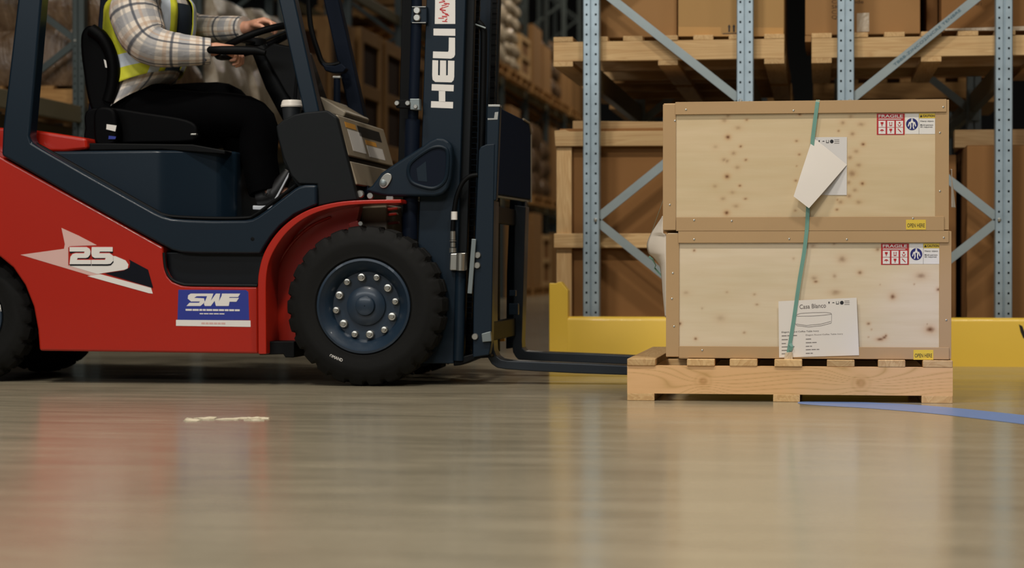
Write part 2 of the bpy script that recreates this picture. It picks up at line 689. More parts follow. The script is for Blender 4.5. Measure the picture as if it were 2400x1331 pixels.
def post(xc, y, z1, parent, holes=None, mat='galvanised'):
    """cold rolled upright: two flat faces with a groove between and lips behind"""
    w, d, g = POST_W / 2, 0.07, 0.006
    pts = [(-w, 0.004), (-w + 0.004, 0), (-g, 0), (-g, 0.014), (g, 0.014), (g, 0), (w - 0.004, 0), (w, 0.004), (w, d), (w - 0.02, d), (w - 0.02, d - 0.004),
           (w - 0.004, d - 0.004), (w - 0.004, 0.018), (-w + 0.004, 0.018), (-w + 0.004, d - 0.004), (-w + 0.02, d - 0.004), (-w + 0.02, d), (-w, d)]
    o = extr('post', [(xc + a, y + b) for a, b in pts], 0.0, z1, mat, parent, 0, 'z')
    if holes:
        geos = []
        z = holes[0]
        while z < holes[1]:
            for sx in (-1, 1):
                cx = xc + sx * 0.0232
                V = [(cx + 0.0052 * cos(k * pi / 5), y - 0.0006, z + 0.0062 * sin(k * pi / 5)) for k in range(10)]
                geos.append((V, [tuple(range(10))]))
            z += 0.05
        h = multi('slot_rows', geos, 'hole_black', o)
        h['kind'] = 'stuff'
    return o


def brace(p0, p1, parent, mat='galvanised_brace'):
    """C section lacing between two uprights"""
    p0, p1 = Vector(p0), Vector(p1)
    t = (p1 - p0).normalized()
    a = Vector((0, 1, 0))
    b = t.cross(a)
    w, d, k = 0.021, 0.026, 0.003
    prof = [(-w, 0), (w, 0), (w, d), (w - 0.006, d), (w - 0.006, k), (-w + 0.006, k), (-w + 0.006, d), (-w, d)]
    n = len(prof)
    V = [p + b * u + a * v for p in (p0, p1) for u, v in prof]
    F = [tuple(range(n)), tuple(range(2 * n - 1, n - 1, -1))] + [(i, (i + 1) % n, n + (i + 1) % n, n + i) for i in range(n)]
    return mk('brace', V, F, mat, parent)


def frame(xl, xr, y, z1, parent, nodes_first='l', z0=0.15, pitch=0.6, holes=None, mats=('galvanised', 'galvanised_brace')):
    pl = post(xl, y, z1, parent, holes, mats[0])
    pr = post(xr, y, z1, parent, holes, mats[0])
    z, side = z0, nodes_first
    while z < z1 - pitch:
        a, b = (xl, xr) if side == 'l' else (xr, xl)
        s = 0.03 if side == 'l' else -0.03
        brace((a + s, y + 0.022, z + 0.01), (b - s, y + 0.022, z + pitch - 0.01), parent, mats[1])
        if holes and holes[0] < z < holes[1]:
            lathe('bolt', [(0.009, 0), (0.009, -0.006), (0.005, -0.009)], (a + (0.022 if side == 'l' else -0.022), y, z), 'y', 'screw_steel', parent, 10)
        z += pitch
        side = 'r' if side == 'l' else 'l'
    return pl, pr


def beam(x, y0, y1, ztop, parent, mat='beam_paint', h=0.11):
    o = box('beam', x - 0.022, x + 0.022, y0, y1, ztop - h, ztop, mat, parent, 0.004)
    return o


RY = 10.70
X1, X2, X3, X4 = (at(p, 300, RY).x for p in (1385.5, 1746, 1982, 2353))
zn_r = at(1746, 236, RY).z      # node heights read from the photograph
zn_l = at(1395, 515, RY).z
HOL = (0.2, 1.95)

rack_a = root('pallet_rack', ((X1 + X2) / 2, RY, 0), 'galvanised pallet rack behind the crates, its end frame nearest the forklift mast', 'pallet rack')
rack_b = root('pallet_rack', ((X3 + X4) / 2, RY, 0), 'galvanised pallet rack at the right edge of the photo, back to back with the other', 'pallet rack')
pit = zn_r - zn_l
frame(X1, X2, RY, 5.2, rack_a, 'r', zn_l - pit, pit, HOL)
frame(X3, X4, RY, 5.2, rack_b, 'l', at(1990, 236, RY).z - 2 * pit, pit, HOL)
for y in (13.5, 16.3, 19.1):
    frame(X1, X2, y, 5.2, rack_a, 'l', 0.2, 0.6)
for y in (12.75, 15.6, 18.4):
    frame(X3, X4, y, 5.2, rack_b, 'r', 0.2, 0.6)
LB = 1.497                       # top of the first beam level
for (xs, ys, rk) in (((X1, X2), (10.77, 13.5, 16.3, 19.1), rack_a), ((X3, X4), (10.77, 12.75, 15.6, 18.4), rack_b)):
    for x in xs:
        for y0, y1 in zip(ys[:-1], ys[1:]):
            beam(x, y0 + (0.07 if y0 > 10.8 else 0), y1, LB, rk)
            box('beam_connector', x - 0.03, x + 0.03, y1 - 0.012, y1 - 0.002, LB - 0.16, LB + 0.02, 'galvanised_brace', rk)
            beam(x, y0 + (0.07 if y0 > 10.8 else 0), y1, 3.4, rk)

# printed maker's mark on the brace at upper right
A, B = Vector((X3 + 0.03, RY + 0.021, at(1990, 236, RY).z)), Vector((X4 - 0.03, RY + 0.021, at(1990, 236, RY).z + pit))
t = (B - A).normalized()
nb = Vector((-t.z, 0, t.x))
q = A + t * 0.27 - nb * 0.0045
put_text('brace_print', 'TBBB-ZINCO2INCRE TENBRE', q, q + t * 0.42, q + nb * 0.013, 'ink_blue', rack_b, pt=True, lift=0.0015)

# the rack row on the far side of the aisle, behind the forklift
XL, XLB = -4.88, -5.72
rack_l = root('pallet_rack', (XL, 20, 0), 'long blurred pallet rack across the aisle, behind the forklift', 'pallet rack')
LY = [10.92 + 2.72 * i for i in range(14)]
for i, y in enumerate(LY):
    frame(XLB, XL, y, 8.0, rack_l, 'r', at(182, 95, 13.64).z - 1.2, 0.6, (1.0, 2.0) if i == 1 else None, ('galvanised_shaded', 'galvanised_shaded'))
LBL, LCL = 1.55, 3.42
for y0, y1 in zip(LY[:-1], LY[1:]):
    for x in (XL, XLB):
        beam(x, y0 + 0.07, y1, LBL, rack_l)
        beam(x, y0 + 0.07, y1, LCL, rack_l)

# ================================================================== yellow end guard
GY = 10.46
guard = root('rack_guard', (0.1, GY, 0), 'yellow steel guard rail on the floor in front of the rack ends', 'guard rail')
gx0, gx1 = at(1287, 700, GY).x, at(1331, 700, GY).x
gz = at(1300, 742, GY).z
g_end = X4 + (X1 - gx0) + 0.05
arc = [(GY + 0.02 - 0.02 * cos(a), gz - 0.02 + 0.02 * sin(a)) for a in (0, 0.4, 0.8, 1.2, pi / 2)]
extr('rail_plate', [(GY, 0.0)] + arc + [(GY + 0.09, gz), (GY + 0.09, gz - 0.008), (GY + 0.012, gz - 0.012), (GY + 0.01, 0.0)], gx1 - 0.004, g_end - 0.09, 'guard_yellow',
     guard, 0, 'x', 30)
zt, zc_ = at(1300, 661, GY).z, at(1330, 681, GY).z
pts = [(gx0, 0), (gx1, 0), (gx1, zc_), (gx1 - 0.035, zt + 0.002), (gx0 + 0.045, zt), (gx0 + 0.035, zt - 0.006), (gx0, zt - 0.005)]
extr('end_post', pts, GY - 0.001, GY + 0.085, 'guard_yellow', guard, 0.004)
extr('end_post', [(g_end - 0.09 + (gx1 - x), z) for x, z in pts], GY - 0.001, GY + 0.085, 'guard_yellow', guard, 0.004)
extr('scuff', [(p.x, p.z) for p in (at(a, b, GY) for a, b in ((2388, 760), (2396, 764), (2402, 780), (2404, 795), (2398, 792), (2392, 778)))], GY - 0.0012, GY - 0.0002,
     'scuff_black', guard)

# strip of projected blue light, laid as colour on the floor, and the chip of dried paint
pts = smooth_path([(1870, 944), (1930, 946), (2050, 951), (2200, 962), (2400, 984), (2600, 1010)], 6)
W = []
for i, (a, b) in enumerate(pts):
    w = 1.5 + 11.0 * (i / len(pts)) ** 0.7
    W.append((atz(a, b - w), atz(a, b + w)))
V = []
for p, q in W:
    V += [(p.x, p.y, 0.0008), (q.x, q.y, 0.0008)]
blue = mk('light_line', V, [(2 * i, 2 * i + 1, 2 * i + 3, 2 * i + 2) for i in range(len(W) - 1)], 'projected_blue')
tag(blue, 'curved blue line of projected light on the floor at the right of the pallet', 'floor line')
rnd = random.Random(3)
geos = []
for k in range(26):
    u = rnd.random()
    px = 425 + 205 * u
    py = 982 + rnd.uniform(-3.5, 3.5) + (2 if u < 0.2 else 0)
    c = atz(px, py)
    rx, ry = rnd.uniform(0.008, 0.035), rnd.uniform(0.006, 0.03)
    a0 = rnd.random() * 6
    top = [(c.x + rx * cos(a0 + k2 * pi / 3.5) * rnd.uniform(0.6, 1.2), c.y + ry * sin(a0 + k2 * pi / 3.5) * rnd.uniform(0.6, 1.2), rnd.uniform(0.001, 0.004)) for k2 in range(7)]
    bot = [(x, y, 0.0) for x, y, z in top]
    geos.append((top + bot, [tuple(range(7))] + [(i, (i + 1) % 7, 7 + (i + 1) % 7, 7 + i) for i in range(7)]))
ch = multi('paint_chips', geos, 'chip_white')
tag(ch, 'flaky whitish chips of debris on the concrete floor before the forklift', 'debris', kind='stuff')

# ================================================================== pallets
PW = 1.165


def pallet(x0, y0, z0, label, group=None, boards=None, bottoms=None, w=PW, mat='pine', front=None):
    r = root('wooden_pallet', (x0 + w / 2, y0 + PW / 2, z0), label, 'pallet', group)
    rr = random.Random(int(x0 * 1000 + y0 * 77))
    for i, yb in enumerate((0.0, 0.56, 1.12)):
        if i == 0 and front:
            front(x0, y0, z0, w, r)
        else:
            box('bearer', x0, x0 + w, y0 + yb, y0 + yb + 0.045, z0 + 0.026, z0 + 0.125, mat + '_x', r, 0.003)
    for a, b in boards or [(i * (w - 0.1) / 6, i * (w - 0.1) / 6 + 0.1) for i in range(7)]:
        dz = rr.uniform(-0.001, 0.001)
        box('top_board', x0 + a, x0 + b, y0 - 0.002 + rr.uniform(-0.004, 0.003), y0 + PW + rr.uniform(-0.004, 0.004), z0 + 0.125, z0 + 0.15 + dz, mat + '_y', r, 0.003)
    for a, b in bottoms or [(0, 0.1), (w / 2 - 0.05, w / 2 + 0.05), (w - 0.1, w)]:
        box('bottom_board', x0 + a, x0 + b, y0 - 0.001, y0 + PW, z0 + 0.0, z0 + 0.026, mat + '_y', r, 0.002)
    return r

# ================================================================== goods on the racks
def carton(x0, x1, y0, y1, z0, z1, label, mat='carton', group=None, tape=True, name='cardboard_carton'):
    r = root(name, ((x0 + x1) / 2, (y0 + y1) / 2, z0), label, 'carton', group)
    box('body', x0, x1, y0, y1, z0, z1 - 0.004, mat, r, 0.006)
    xm = (x0 + x1) / 2
    box('top_flap', x0 + 0.002, xm - 0.002, y0 + 0.002, y1 - 0.002, z1 - 0.004, z1, mat, r)
    box('top_flap', xm + 0.002, x1 - 0.002, y0 + 0.002, y1 - 0.002, z1 - 0.004, z1, mat, r)
    return r


PY = RY + 0.075
# --- first beam level, rack nearest the mast
xa = at(1297, 110, PY).x
pallet(xa, PY, LB, 'pale wooden pallet on the rack beam, left of the two above the crates')
c1 = carton(at(1372, 40, PY + 0.1).x, at(1587, 40, PY + 0.1).x, PY + 0.1, PY + 1.1, LB + 0.152, 2.75, 'large plain brown carton on the rack pallet, nearest the forklift mast', 'carton')
c2 = carton(at(1589, 40, PY + 0.03).x, at(1838, 40, PY + 0.03).x, PY + 0.03, PY + 1.1, LB + 0.152, 2.7, 'large light brown carton with an upright arrow label on the rack pallet', 'carton_light')
YC = PY + 0.03
tp = pxe('packing_tape', [(1590, 63), (1836, 65), (1836, 85), (1590, 85)], YC - 0.0008, YC, 'packing_tape', c2)
lb = pxe('arrow_label', [(1690, 57), (1727, 56), (1727, 79), (1690, 80)], YC - 0.0016, YC - 0.0008, 'carton_light', c2)
for x in (1709, 1720):
    pxe('arrow', [(x - 2, 75), (x + 2, 75), (x + 2, 63), (x + 3.6, 63), (x, 57), (x - 3.6, 63), (x - 2, 63)], YC - 0.0022, YC - 0.0016, 'ink_black', lb)
pxe('base_line', [(1694, 78), (1727, 77), (1727, 79), (1694, 80)], YC - 0.0022, YC - 0.0016, 'ink_black', lb)

# --- first beam level, rack at the right edge
xb = at(1902, 110, PY).x
pallet(xb, PY, LB, 'pale wooden pallet on the rack beam, right of the two above the crates', w=1.175)
YD = PY + 0.12
c3 = carton(at(1887, 40, YD).x, at(2157, 40, YD).x, YD, PY + 1.15, LB + 0.151, 2.7, 'brown carton with printed code lines and a clear document pouch', 'carton')
box('overhang_flap', at(1887, 40, YD).x, xb - 0.002, YD, YD + 0.5, at(1890, 98, YD).z, LB + 0.151, 'carton', c3)
put_text('printed_lines', 'Cen    ode\nSKU\nCAR\nQTY', (1949, 46), (2024, 46), (1949, 0), 'ink_carton', c3, Y=YD)
pou = pxe('document_pouch', [(2008, 31), (2037, 30), (2037, 74), (2008, 75)], YD - 0.002, YD, 'wrap_pale', c3)
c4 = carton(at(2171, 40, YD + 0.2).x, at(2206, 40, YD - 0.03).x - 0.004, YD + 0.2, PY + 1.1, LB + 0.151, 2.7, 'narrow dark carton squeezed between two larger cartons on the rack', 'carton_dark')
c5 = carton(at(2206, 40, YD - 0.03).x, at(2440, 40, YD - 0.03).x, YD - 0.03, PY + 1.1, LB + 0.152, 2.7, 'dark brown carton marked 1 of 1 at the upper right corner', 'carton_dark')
put_text('printed_count', '1 of 1', (2281, 13), (2300, 13), (2281, 5), 'ink_carton', c5, Y=YD - 0.03)
pxe('wrap_fold', [(2210, 67), (2440, 60), (2440, 72), (2215, 72)], YD - 0.045, YD - 0.031, 'wrap_pale', c5, 0.003)

# goods deeper inside these two racks
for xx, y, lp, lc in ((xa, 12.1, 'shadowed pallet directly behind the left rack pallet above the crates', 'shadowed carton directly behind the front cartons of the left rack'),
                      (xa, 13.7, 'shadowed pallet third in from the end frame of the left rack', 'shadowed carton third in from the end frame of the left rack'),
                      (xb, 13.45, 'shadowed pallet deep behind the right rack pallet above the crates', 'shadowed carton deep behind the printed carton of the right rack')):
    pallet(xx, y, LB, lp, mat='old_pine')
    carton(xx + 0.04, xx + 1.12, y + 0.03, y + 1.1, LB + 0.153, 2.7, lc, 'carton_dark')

# --- on the floor under the first beam: crate with cardboard panels
KY = RY + 0.16


def px_board(name, pts, y0, y1, mat, parent):
    return pxe(name, pts, y0, y1, mat, parent, 0.004)


xk0, xk1 = at(1304, 500, KY).x, at(1305, 500, KY).x + 1.14
crate_k = root('framed_crate', ((xk0 + xk1) / 2, KY + 0.5, 0), 'timber framed crate with brown cardboard sides on the floor under the rack', 'crate')
box('cardboard_body', xk0 + 0.012, xk1 - 0.012, KY + 0.03, KY + 1.05, 0.15, at(1400, 300, KY).z, 'carton_dark', crate_k, 0.004)
px_board('stile', [(1304, 343), (1340, 343), (1340, 765), (1304, 765)], KY, KY + 0.028, 'pine_z', crate_k)
px_board('top_rail', [(1299, 306), (1325, 304), (1334, 308), (1840, 304), (1840, 341), (1301, 343)], KY - 0.02, KY + 0.03, 'pine_x', crate_k)
px_board('middle_rail', [(1298, 547), (1838, 547), (1838, 582), (1298, 581)], KY - 0.024, KY, 'pine_x', crate_k)
px_board('stile', [(1800, 343), (1836, 343), (1836, 765), (1800, 765)], KY, KY + 0.028, 'pine_z', crate_k)
px_board('top_board', [(1342, 283), (1840, 288), (1840, 304), (1342, 304)], KY + 0.05, KY + 0.17, 'pine_x', crate_k)
px_board('bottom_rail', [(1300, 752), (1840, 752), (1840, 790), (1300, 790)], KY - 0.02, KY + 0.03, 'pine_x', crate_k)
for y in (0.0, 0.5, 0.98):
    box('skid', xk0, xk1, KY + y + 0.04, KY + y + 0.13, 0, 0.15, 'old_pine_x', crate_k)

# --- on the floor at right
KR = RY + 0.2
xr0 = at(2266, 500, KR).x
c6 = carton(xr0, xr0 + 1.05, KR, KR + 1.0, 0.0, at(2300, 340, KR).z, 'tall brown carton on the floor behind the right end of the yellow rail', 'carton_dark')
zt6 = at(2300, 340, KR).z
pk = root('timber_bearer', (xr0 + 0.5, KR + 0.3, zt6), 'pale timber plank lying on top of the tall carton at right', 'plank')
box('plank', at(2236, 320, KR + 0.35).x, xr0 + 1.1, KR + 0.3, KR + 0.42, zt6 + 0.005, at(2300, 305, KR + 0.35).z, 'pine_x', pk, 0.003)
box('end_block', at(2246, 320, KR + 0.42).x, at(2275, 320, KR + 0.42).x, KR + 0.43, KR + 0.8, zt6 + 0.001, zt6 + 0.024, 'old_pine_y', pk, 0.003)
xr1 = at(2150, 500, KR + 0.35).x
carton(xr1, xr0 - 0.03, KR + 0.35, KR + 1.2, 0.0, zt6 - 0.03, 'dark carton in the gap between the near crates and the tall carton', 'carton_dark')

# ================================================================== goods in the far row
def lump(name, x0, x1, y0, y1, z0, z1, mat, parent, amp, seed, n=9, sag=0.0):
    """film wrapped stack: a box whose faces bulge and crease"""
    V, F = [], []
    idx = {}

    def vid(i, j, k):
        key = (i, j, k)
        if key not in idx:
            p = Vector((i / n * 2 - 1, j / n * 2 - 1, k / n * 2 - 1))
            q = Vector((x0 + (x1 - x0) * i / n, y0 + (y1 - y0) * j / n, z0 + (z1 - z0) * k / n))
            d = noise.noise_vector(q * 2.6 + Vector((seed, 0, 0))) * amp
            pin = 1 - 0.12 * max(abs(p.x), 0.6) * max(abs(p.y), 0.6) * abs(p.z) ** 2
            c = Vector(((x0 + x1) / 2, (y0 + y1) / 2, q.z))
            q = c + (q - c) * pin + Vector((d.x, d.y, d.z * 0.5 if k else 0))
            idx[key] = len(V)
            V.append(q)
        return idx[key]
    for a in range(n):
        for b in range(n):
            F.append((vid(a, b, n), vid(a + 1, b, n), vid(a + 1, b + 1, n), vid(a, b + 1, n)))
            F.append((vid(a, b, 0), vid(a, b + 1, 0), vid(a + 1, b + 1, 0), vid(a + 1, b, 0)))
            F.append((vid(a, 0, b), vid(a + 1, 0, b), vid(a + 1, 0, b + 1), vid(a, 0, b + 1)))
            F.append((vid(a, n, b), vid(a, n, b + 1), vid(a + 1, n, b + 1), vid(a + 1, n, b)))
            F.append((vid(0, a, b), vid(0, a, b + 1), vid(0, a + 1, b + 1), vid(0, a + 1, b)))
            F.append((vid(n, a, b), vid(n, a + 1, b), vid(n, a + 1, b + 1), vid(n, a, b + 1)))
    return mk(name, V, F, mat, parent, 0, 50)


def wrapped(x0, x1, y0, y1, z0, z1, label, mat='wrap_brown', group=None, seed=0, tiers=3):
    r = root('wrapped_load', ((x0 + x1) / 2, (y0 + y1) / 2, z0), label, 'wrapped load', group)
    h = (z1 - z0) / tiers
    for i in range(tiers):
        lump('tier', x0, x1, y0, y1, z0 + i * h, z0 + (i + 1) * h, mat, r, 0.05, seed + i * 3.1)
    return r


def slat_crate(x0, x1, y0, y1, z0, z1, label, group=None, mat='old_pine', t=0.1, inner='carton_dark', name='slatted_crate'):
    r = root(name, ((x0 + x1) / 2, (y0 + y1) / 2, z0), label, 'crate', group)
    box('inner_box', x0 + 0.03, x1 - 0.03, y0 + 0.03, y1 - 0.03, z0 + 0.02, z1 - 0.02, inner, r)
    for x in (x0, x1 - t):
        for y in (y0, y1 - t):
            box('corner_post', x, x + t, y, y + t, z0, z1, mat + '_z', r, 0.004)
    for z in (z0, (z0 + z1) / 2 - t / 2, z1 - t):
        box('rail', x0 + t, x1 - t, y0 + 0.004, y0 + 0.03, z, z + t, mat + '_x', r, 0.003)
        box('rail', x0 + t, x1 - t, y1 - 0.03, y1 - 0.004, z, z + t, mat + '_x', r, 0.003)
        box('rail', x1 - 0.03, x1 - 0.004, y0 + t, y1 - t, z, z + t, mat + '_y', r, 0.003)
    return r


XF = XL + 0.14                    # loads overhang the front beam a little
LEVEL = {'f': 0.0, 'l': LBL, 'u': LCL}
# level, bay, place in the bay, kind (c carton, w/p brown/pale film wrap, k/s framed/slatted crate), height, what singles it out
FAR = [
    ('f', 8, 0, 'c', 1.0, 'brown carton on the far floor, glimpsed through the fork carriage'),
    ('f', 8, 1, 'c', 1.1, 'brown carton on the far floor, beside the far fork shank'),
    ('f', 9, 0, 'c', 1.25, 'large brown carton on the far floor, right of the far fork shank'),
    ('f', 9, 1, 's', 0.9, 'slatted crate on the far floor, left above the yellow guard post'),
    ('f', 10, 0, 'c', 0.95, 'brown carton on the far floor, just above the yellow guard post'),
    ('l', 1, 0, 'w', 0.75, 'film wrapped brown stack on the rack, left of the driver seat'),
    ('l', 1, 1, 'w', 0.8, 'wrapped brown stack on the rack directly behind the driver'),
    ('l', 2, 0, 'p', 0.95, "pale wrapped stack on the rack behind the driver's forearms"),
    ('l', 2, 1, 'p', 1.0, 'pale wrapped stack on the rack behind the steering column'),
    ('l', 3, 0, 'c', 0.8, 'small carton on the rack between the two front pillars'),
    ('l', 3, 1, 'k', 1.25, 'framed crate on the rack behind the far front pillar'),
    ('l', 4, 0, 'k', 1.3, 'framed crate on the rack, right of the far front pillar'),
    ('l', 4, 1, 'k', 1.3, 'framed crate on the rack just left of the lift cylinder'),
    ('l', 5, 0, 'k', 1.3, 'framed crate on the rack glimpsed at the mast edge'),
    ('l', 8, 0, 'c', 1.3, 'brown carton on the far lower beam, glimpsed above the load backrest'),
    ('l', 9, 0, 'w', 1.2, 'brown wrapped stack on the far rack, right of the load backrest'),
    ('l', 9, 1, 'w', 1.0, 'brown wrapped stack on the far rack, second right of the backrest'),
    ('l', 10, 0, 'c', 1.3, 'brown carton on the far lower beam, touching the framed crate edge'),
    ('u', 5, 0, 'c', 1.0, 'brown carton on the upper beam, left of the mast'),
    ('u', 5, 1, '', 0, 'bare blurred pallet on the upper beam, second left of the mast'),
    ('u', 6, 0, '', 0, 'bare blurred pallet on the upper beam, first left of the mast'),
    ('u', 6, 1, '', 0, 'bare blurred pallet on the upper beam beside the lift cylinder'),
    ('u', 7, 1, 'p', 1.25, 'pale wrapped stack on the upper beam against the mast edge'),
    ('u', 8, 0, 'r', 1.3, 'tall pale stack of wrapped rolls, right of the forklift mast'),
    ('u', 8, 1, 's', 0.68, 'small pale slatted crate on the upper beams, right of the wrapped rolls'),
    ('u', 9, 0, 'c', 1.0, 'brown carton on the upper beam, right of the pale slatted crate'),
    ('u', 9, 1, 'c', 0.8, 'brown carton on the upper beam, second right of the slatted crate'),
    ('u', 10, 0, 'w', 1.0, 'wrapped stack on the upper beam between brown cartons'),
    ('u', 10, 1, 'c', 1.1, 'brown carton on the upper beam, first right of the wrapped stack'),
    ('u', 11, 0, 'c', 0.8, 'brown carton on the upper beam, second right of the wrapped stack'),
    ('u', 11, 1, 'c', 0.9, 'brown carton on the upper beam, third right of the wrapped stack'),
    ('u', 12, 0, '', 0, 'bare blurred pallet at the far end of the upper beam'),
]
for lv, b, s, kind, h, label in FAR:
    zb = LEVEL[lv]
    y0 = LY[b] + 0.12 + s * 1.28
    x0 = XF - PW
    pallet(x0, y0, zb, ('pallet under the ' + label) if kind else label, mat='old_pine', boards=[(i * 0.355, i * 0.355 + 0.1) for i in range(4)])
    z0 = zb + 0.153
    a = (x0 + 0.03, XF - 0.02, y0 + 0.02, y0 + 1.13, z0, z0 + h)
    if kind == 'w':
        wrapped(*a, label, 'wrap_brown', None, b + s * 0.5, 2 if b == 1 else 3)
    elif kind == 'p':
        wrapped(*a, label, 'wrap_pale', None, b + s * 0.5, 2 if b == 2 else 4)
    elif kind == 'r':
        wrapped(*a, label, 'wrap_pale', None, 9.0, 6)
    elif kind == 'k':
        slat_crate(*a, label, None, 'old_pine', 0.14, 'crate_inner', 'framed_crate')
    elif kind == 's':
        slat_crate(*a, label, None, 'pine', 0.08)
    elif kind == 'c':
        carton(*a, label, 'carton')

# ================================================================== near pallet with two plywood crates
NY = 7.61
nx0, nx1 = at(1470, 890, NY).x, at(2233, 890, NY).x
NW = nx1 - nx0


def veneer_panel(name, x0, x1, z0, z1, y, knots, base, spot, parent, mat, res=0.0034, drift=None, thick=0.012, yback=None):
    """flat panel whose colour attribute carries the knots: (x, z, radius, darkness, stretch)"""
    nx, nz = max(2, int((x1 - x0) / res)), max(2, int((z1 - z0) / res))
    V = [(x0 + (x1 - x0) * i / nx, y, z0 + (z1 - z0) * j / nz) for j in range(nz + 1) for i in range(nx + 1)]
    F = [(j * (nx + 1) + i, j * (nx + 1) + i + 1, (j + 1) * (nx + 1) + i + 1, (j + 1) * (nx + 1) + i) for j in range(nz) for i in range(nx)]
    nfront = len(V)
    yb = yback if yback is not None else y + thick
    k = len(V)
    V += [(x0, yb, z0), (x1, yb, z0), (x1, yb, z1), (x0, yb, z1), (x0, y, z0), (x1, y, z0), (x1, y, z1), (x0, y, z1)]
    F += [(k, k + 3, k + 2, k + 1), (k + 4, k + 5, k + 1, k), (k + 5, k + 6, k + 2, k + 1), (k + 6, k + 7, k + 3, k + 2), (k + 7, k + 4, k, k + 3)]
    o = mk(name, V, F, mat, parent)
    me = o.data
    ca = me.color_attributes.new('veneer', 'FLOAT_COLOR', 'POINT')
    cols = []
    for vi, (x, yy, z) in enumerate(V):
        f = 0.0
        d = 0.0
        w = 0.0
        if vi < nfront:
            for kx, kz, r, dk, st in knots:
                dx, dz = (x - kx) / (r * st), (z - kz) / r
                q = dx * dx + dz * dz
                if q < 16:
                    wob = 1 + 0.5 * noise.noise((x * 130, z * 130, kx * 9))
                    d = max(d, dk * math.exp(-q * wob * 1.9))
                    w = max(w, 0.45 * dk * math.exp(-q * 0.4))
            f = noise.noise((x * 2.2, z * 9.0, y)) * 0.5 + noise.noise((x * 7, z * 40.0, 3)) * 0.3
        if drift:
            f += drift(x, z)
        c = [base[i] * (1 + 0.14 * f * (1.0 if i < 2 else 1.6)) for i in range(3)]
        c = [c[i] + (spot[0][i] - c[i]) * min(1, w) for i in range(3)]
        c = [c[i] + (spot[1][i] - c[i]) * min(1, d) for i in range(3)]
        cols += [c[0], c[1], c[2], 1.0]
    ca.data.foreach_set('color', cols)
    return o


def near_bearer(x0, y0, z0, w, r):
    kn = []
    for px, py, rad, st in ((1648, 893, 0.017, 1.2), (2018, 898, 0.02, 1.1)):
        p = at(px, py, y0)
        kn.append((p.x, p.z, rad, 0.35, st))

    def grain(x, z):
        t = 0.0
        zz = z
        for kx, kz, rad, dk, st in kn:
            g = math.exp(-((x - kx) / (rad * 4.2)) ** 2)
            zz += g * (z - kz) * 1.8 * math.exp(-abs(z - kz) * 14)
            t += 0.0
        q = noise.noise((x * 2.6, zz * 11, 0.3)) * 3.2 + zz * 46
        s = abs((q % 1.0) - 0.5) * 2
        ring = 0.0
        for kx, kz, rad, dk, st in kn:
            dd = math.hypot((x - kx) / st, z - kz) / rad
            if dd < 2.0:
                ring += 1.2 * (0.5 - 0.5 * cos(dd * 2 * pi * 1.0)) * max(0, 1 - dd / 2.0)
        return 1.1 - 2.9 * (s ** 5) * 0.75 - ring * 1.8
    veneer_panel('bearer', x0, x0 + w, z0 + 0.026, z0 + 0.125, y0, kn, C(214, 172, 120), (C(196, 146, 92), C(160, 104, 60)), r, 'bearer_pine', 0.0028, grain, yback=y0 + 0.045)


def rel(a, b):
    return (at(a, 850, NY).x - nx0, at(b, 850, NY).x - nx0)


pallet(nx0, NY, 0.0, 'new pale pine pallet on the floor under the two plywood crates',
       boards=[rel(*p) for p in ((1470, 1536), (1610, 1675), (1710, 1775), (1815, 1880), (1938, 2003), (2058, 2122), (2163, 2233))],
       bottoms=[rel(*p) for p in ((1470, 1534), (1812, 1875), (2160, 2233))], w=NW, front=near_bearer)

CY = NY + 0.03                    # front faces of the crates
CD = 1.02


def px_list(origin, sc, pts):
    return [(origin[0] + x / sc, origin[1] + y / sc, r, d, s) for x, y, r, d, s in pts]


S, M_, L_ = 0.0045, 0.008, 0.013
k_top = px_list((1500, 220), 4.754, [
    (980, 482, 0.008, 1.0, 1.1), (970, 920, 0.008, 1.0, 1.1), (965, 1325, 0.008, 1.0, 1.1), (1190, 290, S, .7, 1.2), (1122, 585, S, .85, 1.2), (1180, 735, S, .7, 1.2),
    (1113, 1023, S, .85, 1.2), (1175, 1168, S, .65, 1.4), (1780, 228, S, .9, 1.3), (1745, 525, S, .65, 1.3), (1775, 675, S, .65, 1.3), (1735, 967, S, .65, 1.3),
    (1745, 805, 0.003, .6, 1), (980, 245, M_, .4, 1), (940, 295, M_, .38, 1.4), (1095, 378, M_, .35, 1.6), (840, 590, M_, .25, 1.4), (1043, 662, M_, .4, 1.2), (935, 735, M_, .4, 1.2),
    (970, 748, M_, .4, 1), (1085, 820, M_, .36, 1.4), (835, 1028, M_, .3, 1.2), (1030, 1098, M_, .3, 1.3), (925, 1168, M_, .35, 1.4), (1070, 1250, M_, .35, 1.6), (1730, 1300, S, .5, 1.2),
    (2200, 1180, S, .6, 1), (2235, 1205, M_, .45, 1.2), (2195, 1290, S, .8, 1.2)])
k_top += px_list((1950, 220), 5.12, [
    (225, 270, M_, .35, 1), (130, 345, M_, .45, 1.2), (350, 365, M_, .4, 1.7), (80, 445, S, .6, 1), (245, 480, M_, .5, 1.2), (375, 605, 0.006, .95, 1.1), (290, 690, M_, .4, 1.3),
    (215, 765, M_, .45, 1.2), (320, 855, M_, .42, 1.4), (240, 955, L_, .55, 1.1), (365, 1075, 0.006, .95, 1.1), (200, 1065, M_, .45, 1), (275, 1155, M_, .4, 1.2), (205, 1225, M_, .5, 1.2),
    (320, 1300, M_, .4, 1.4)])
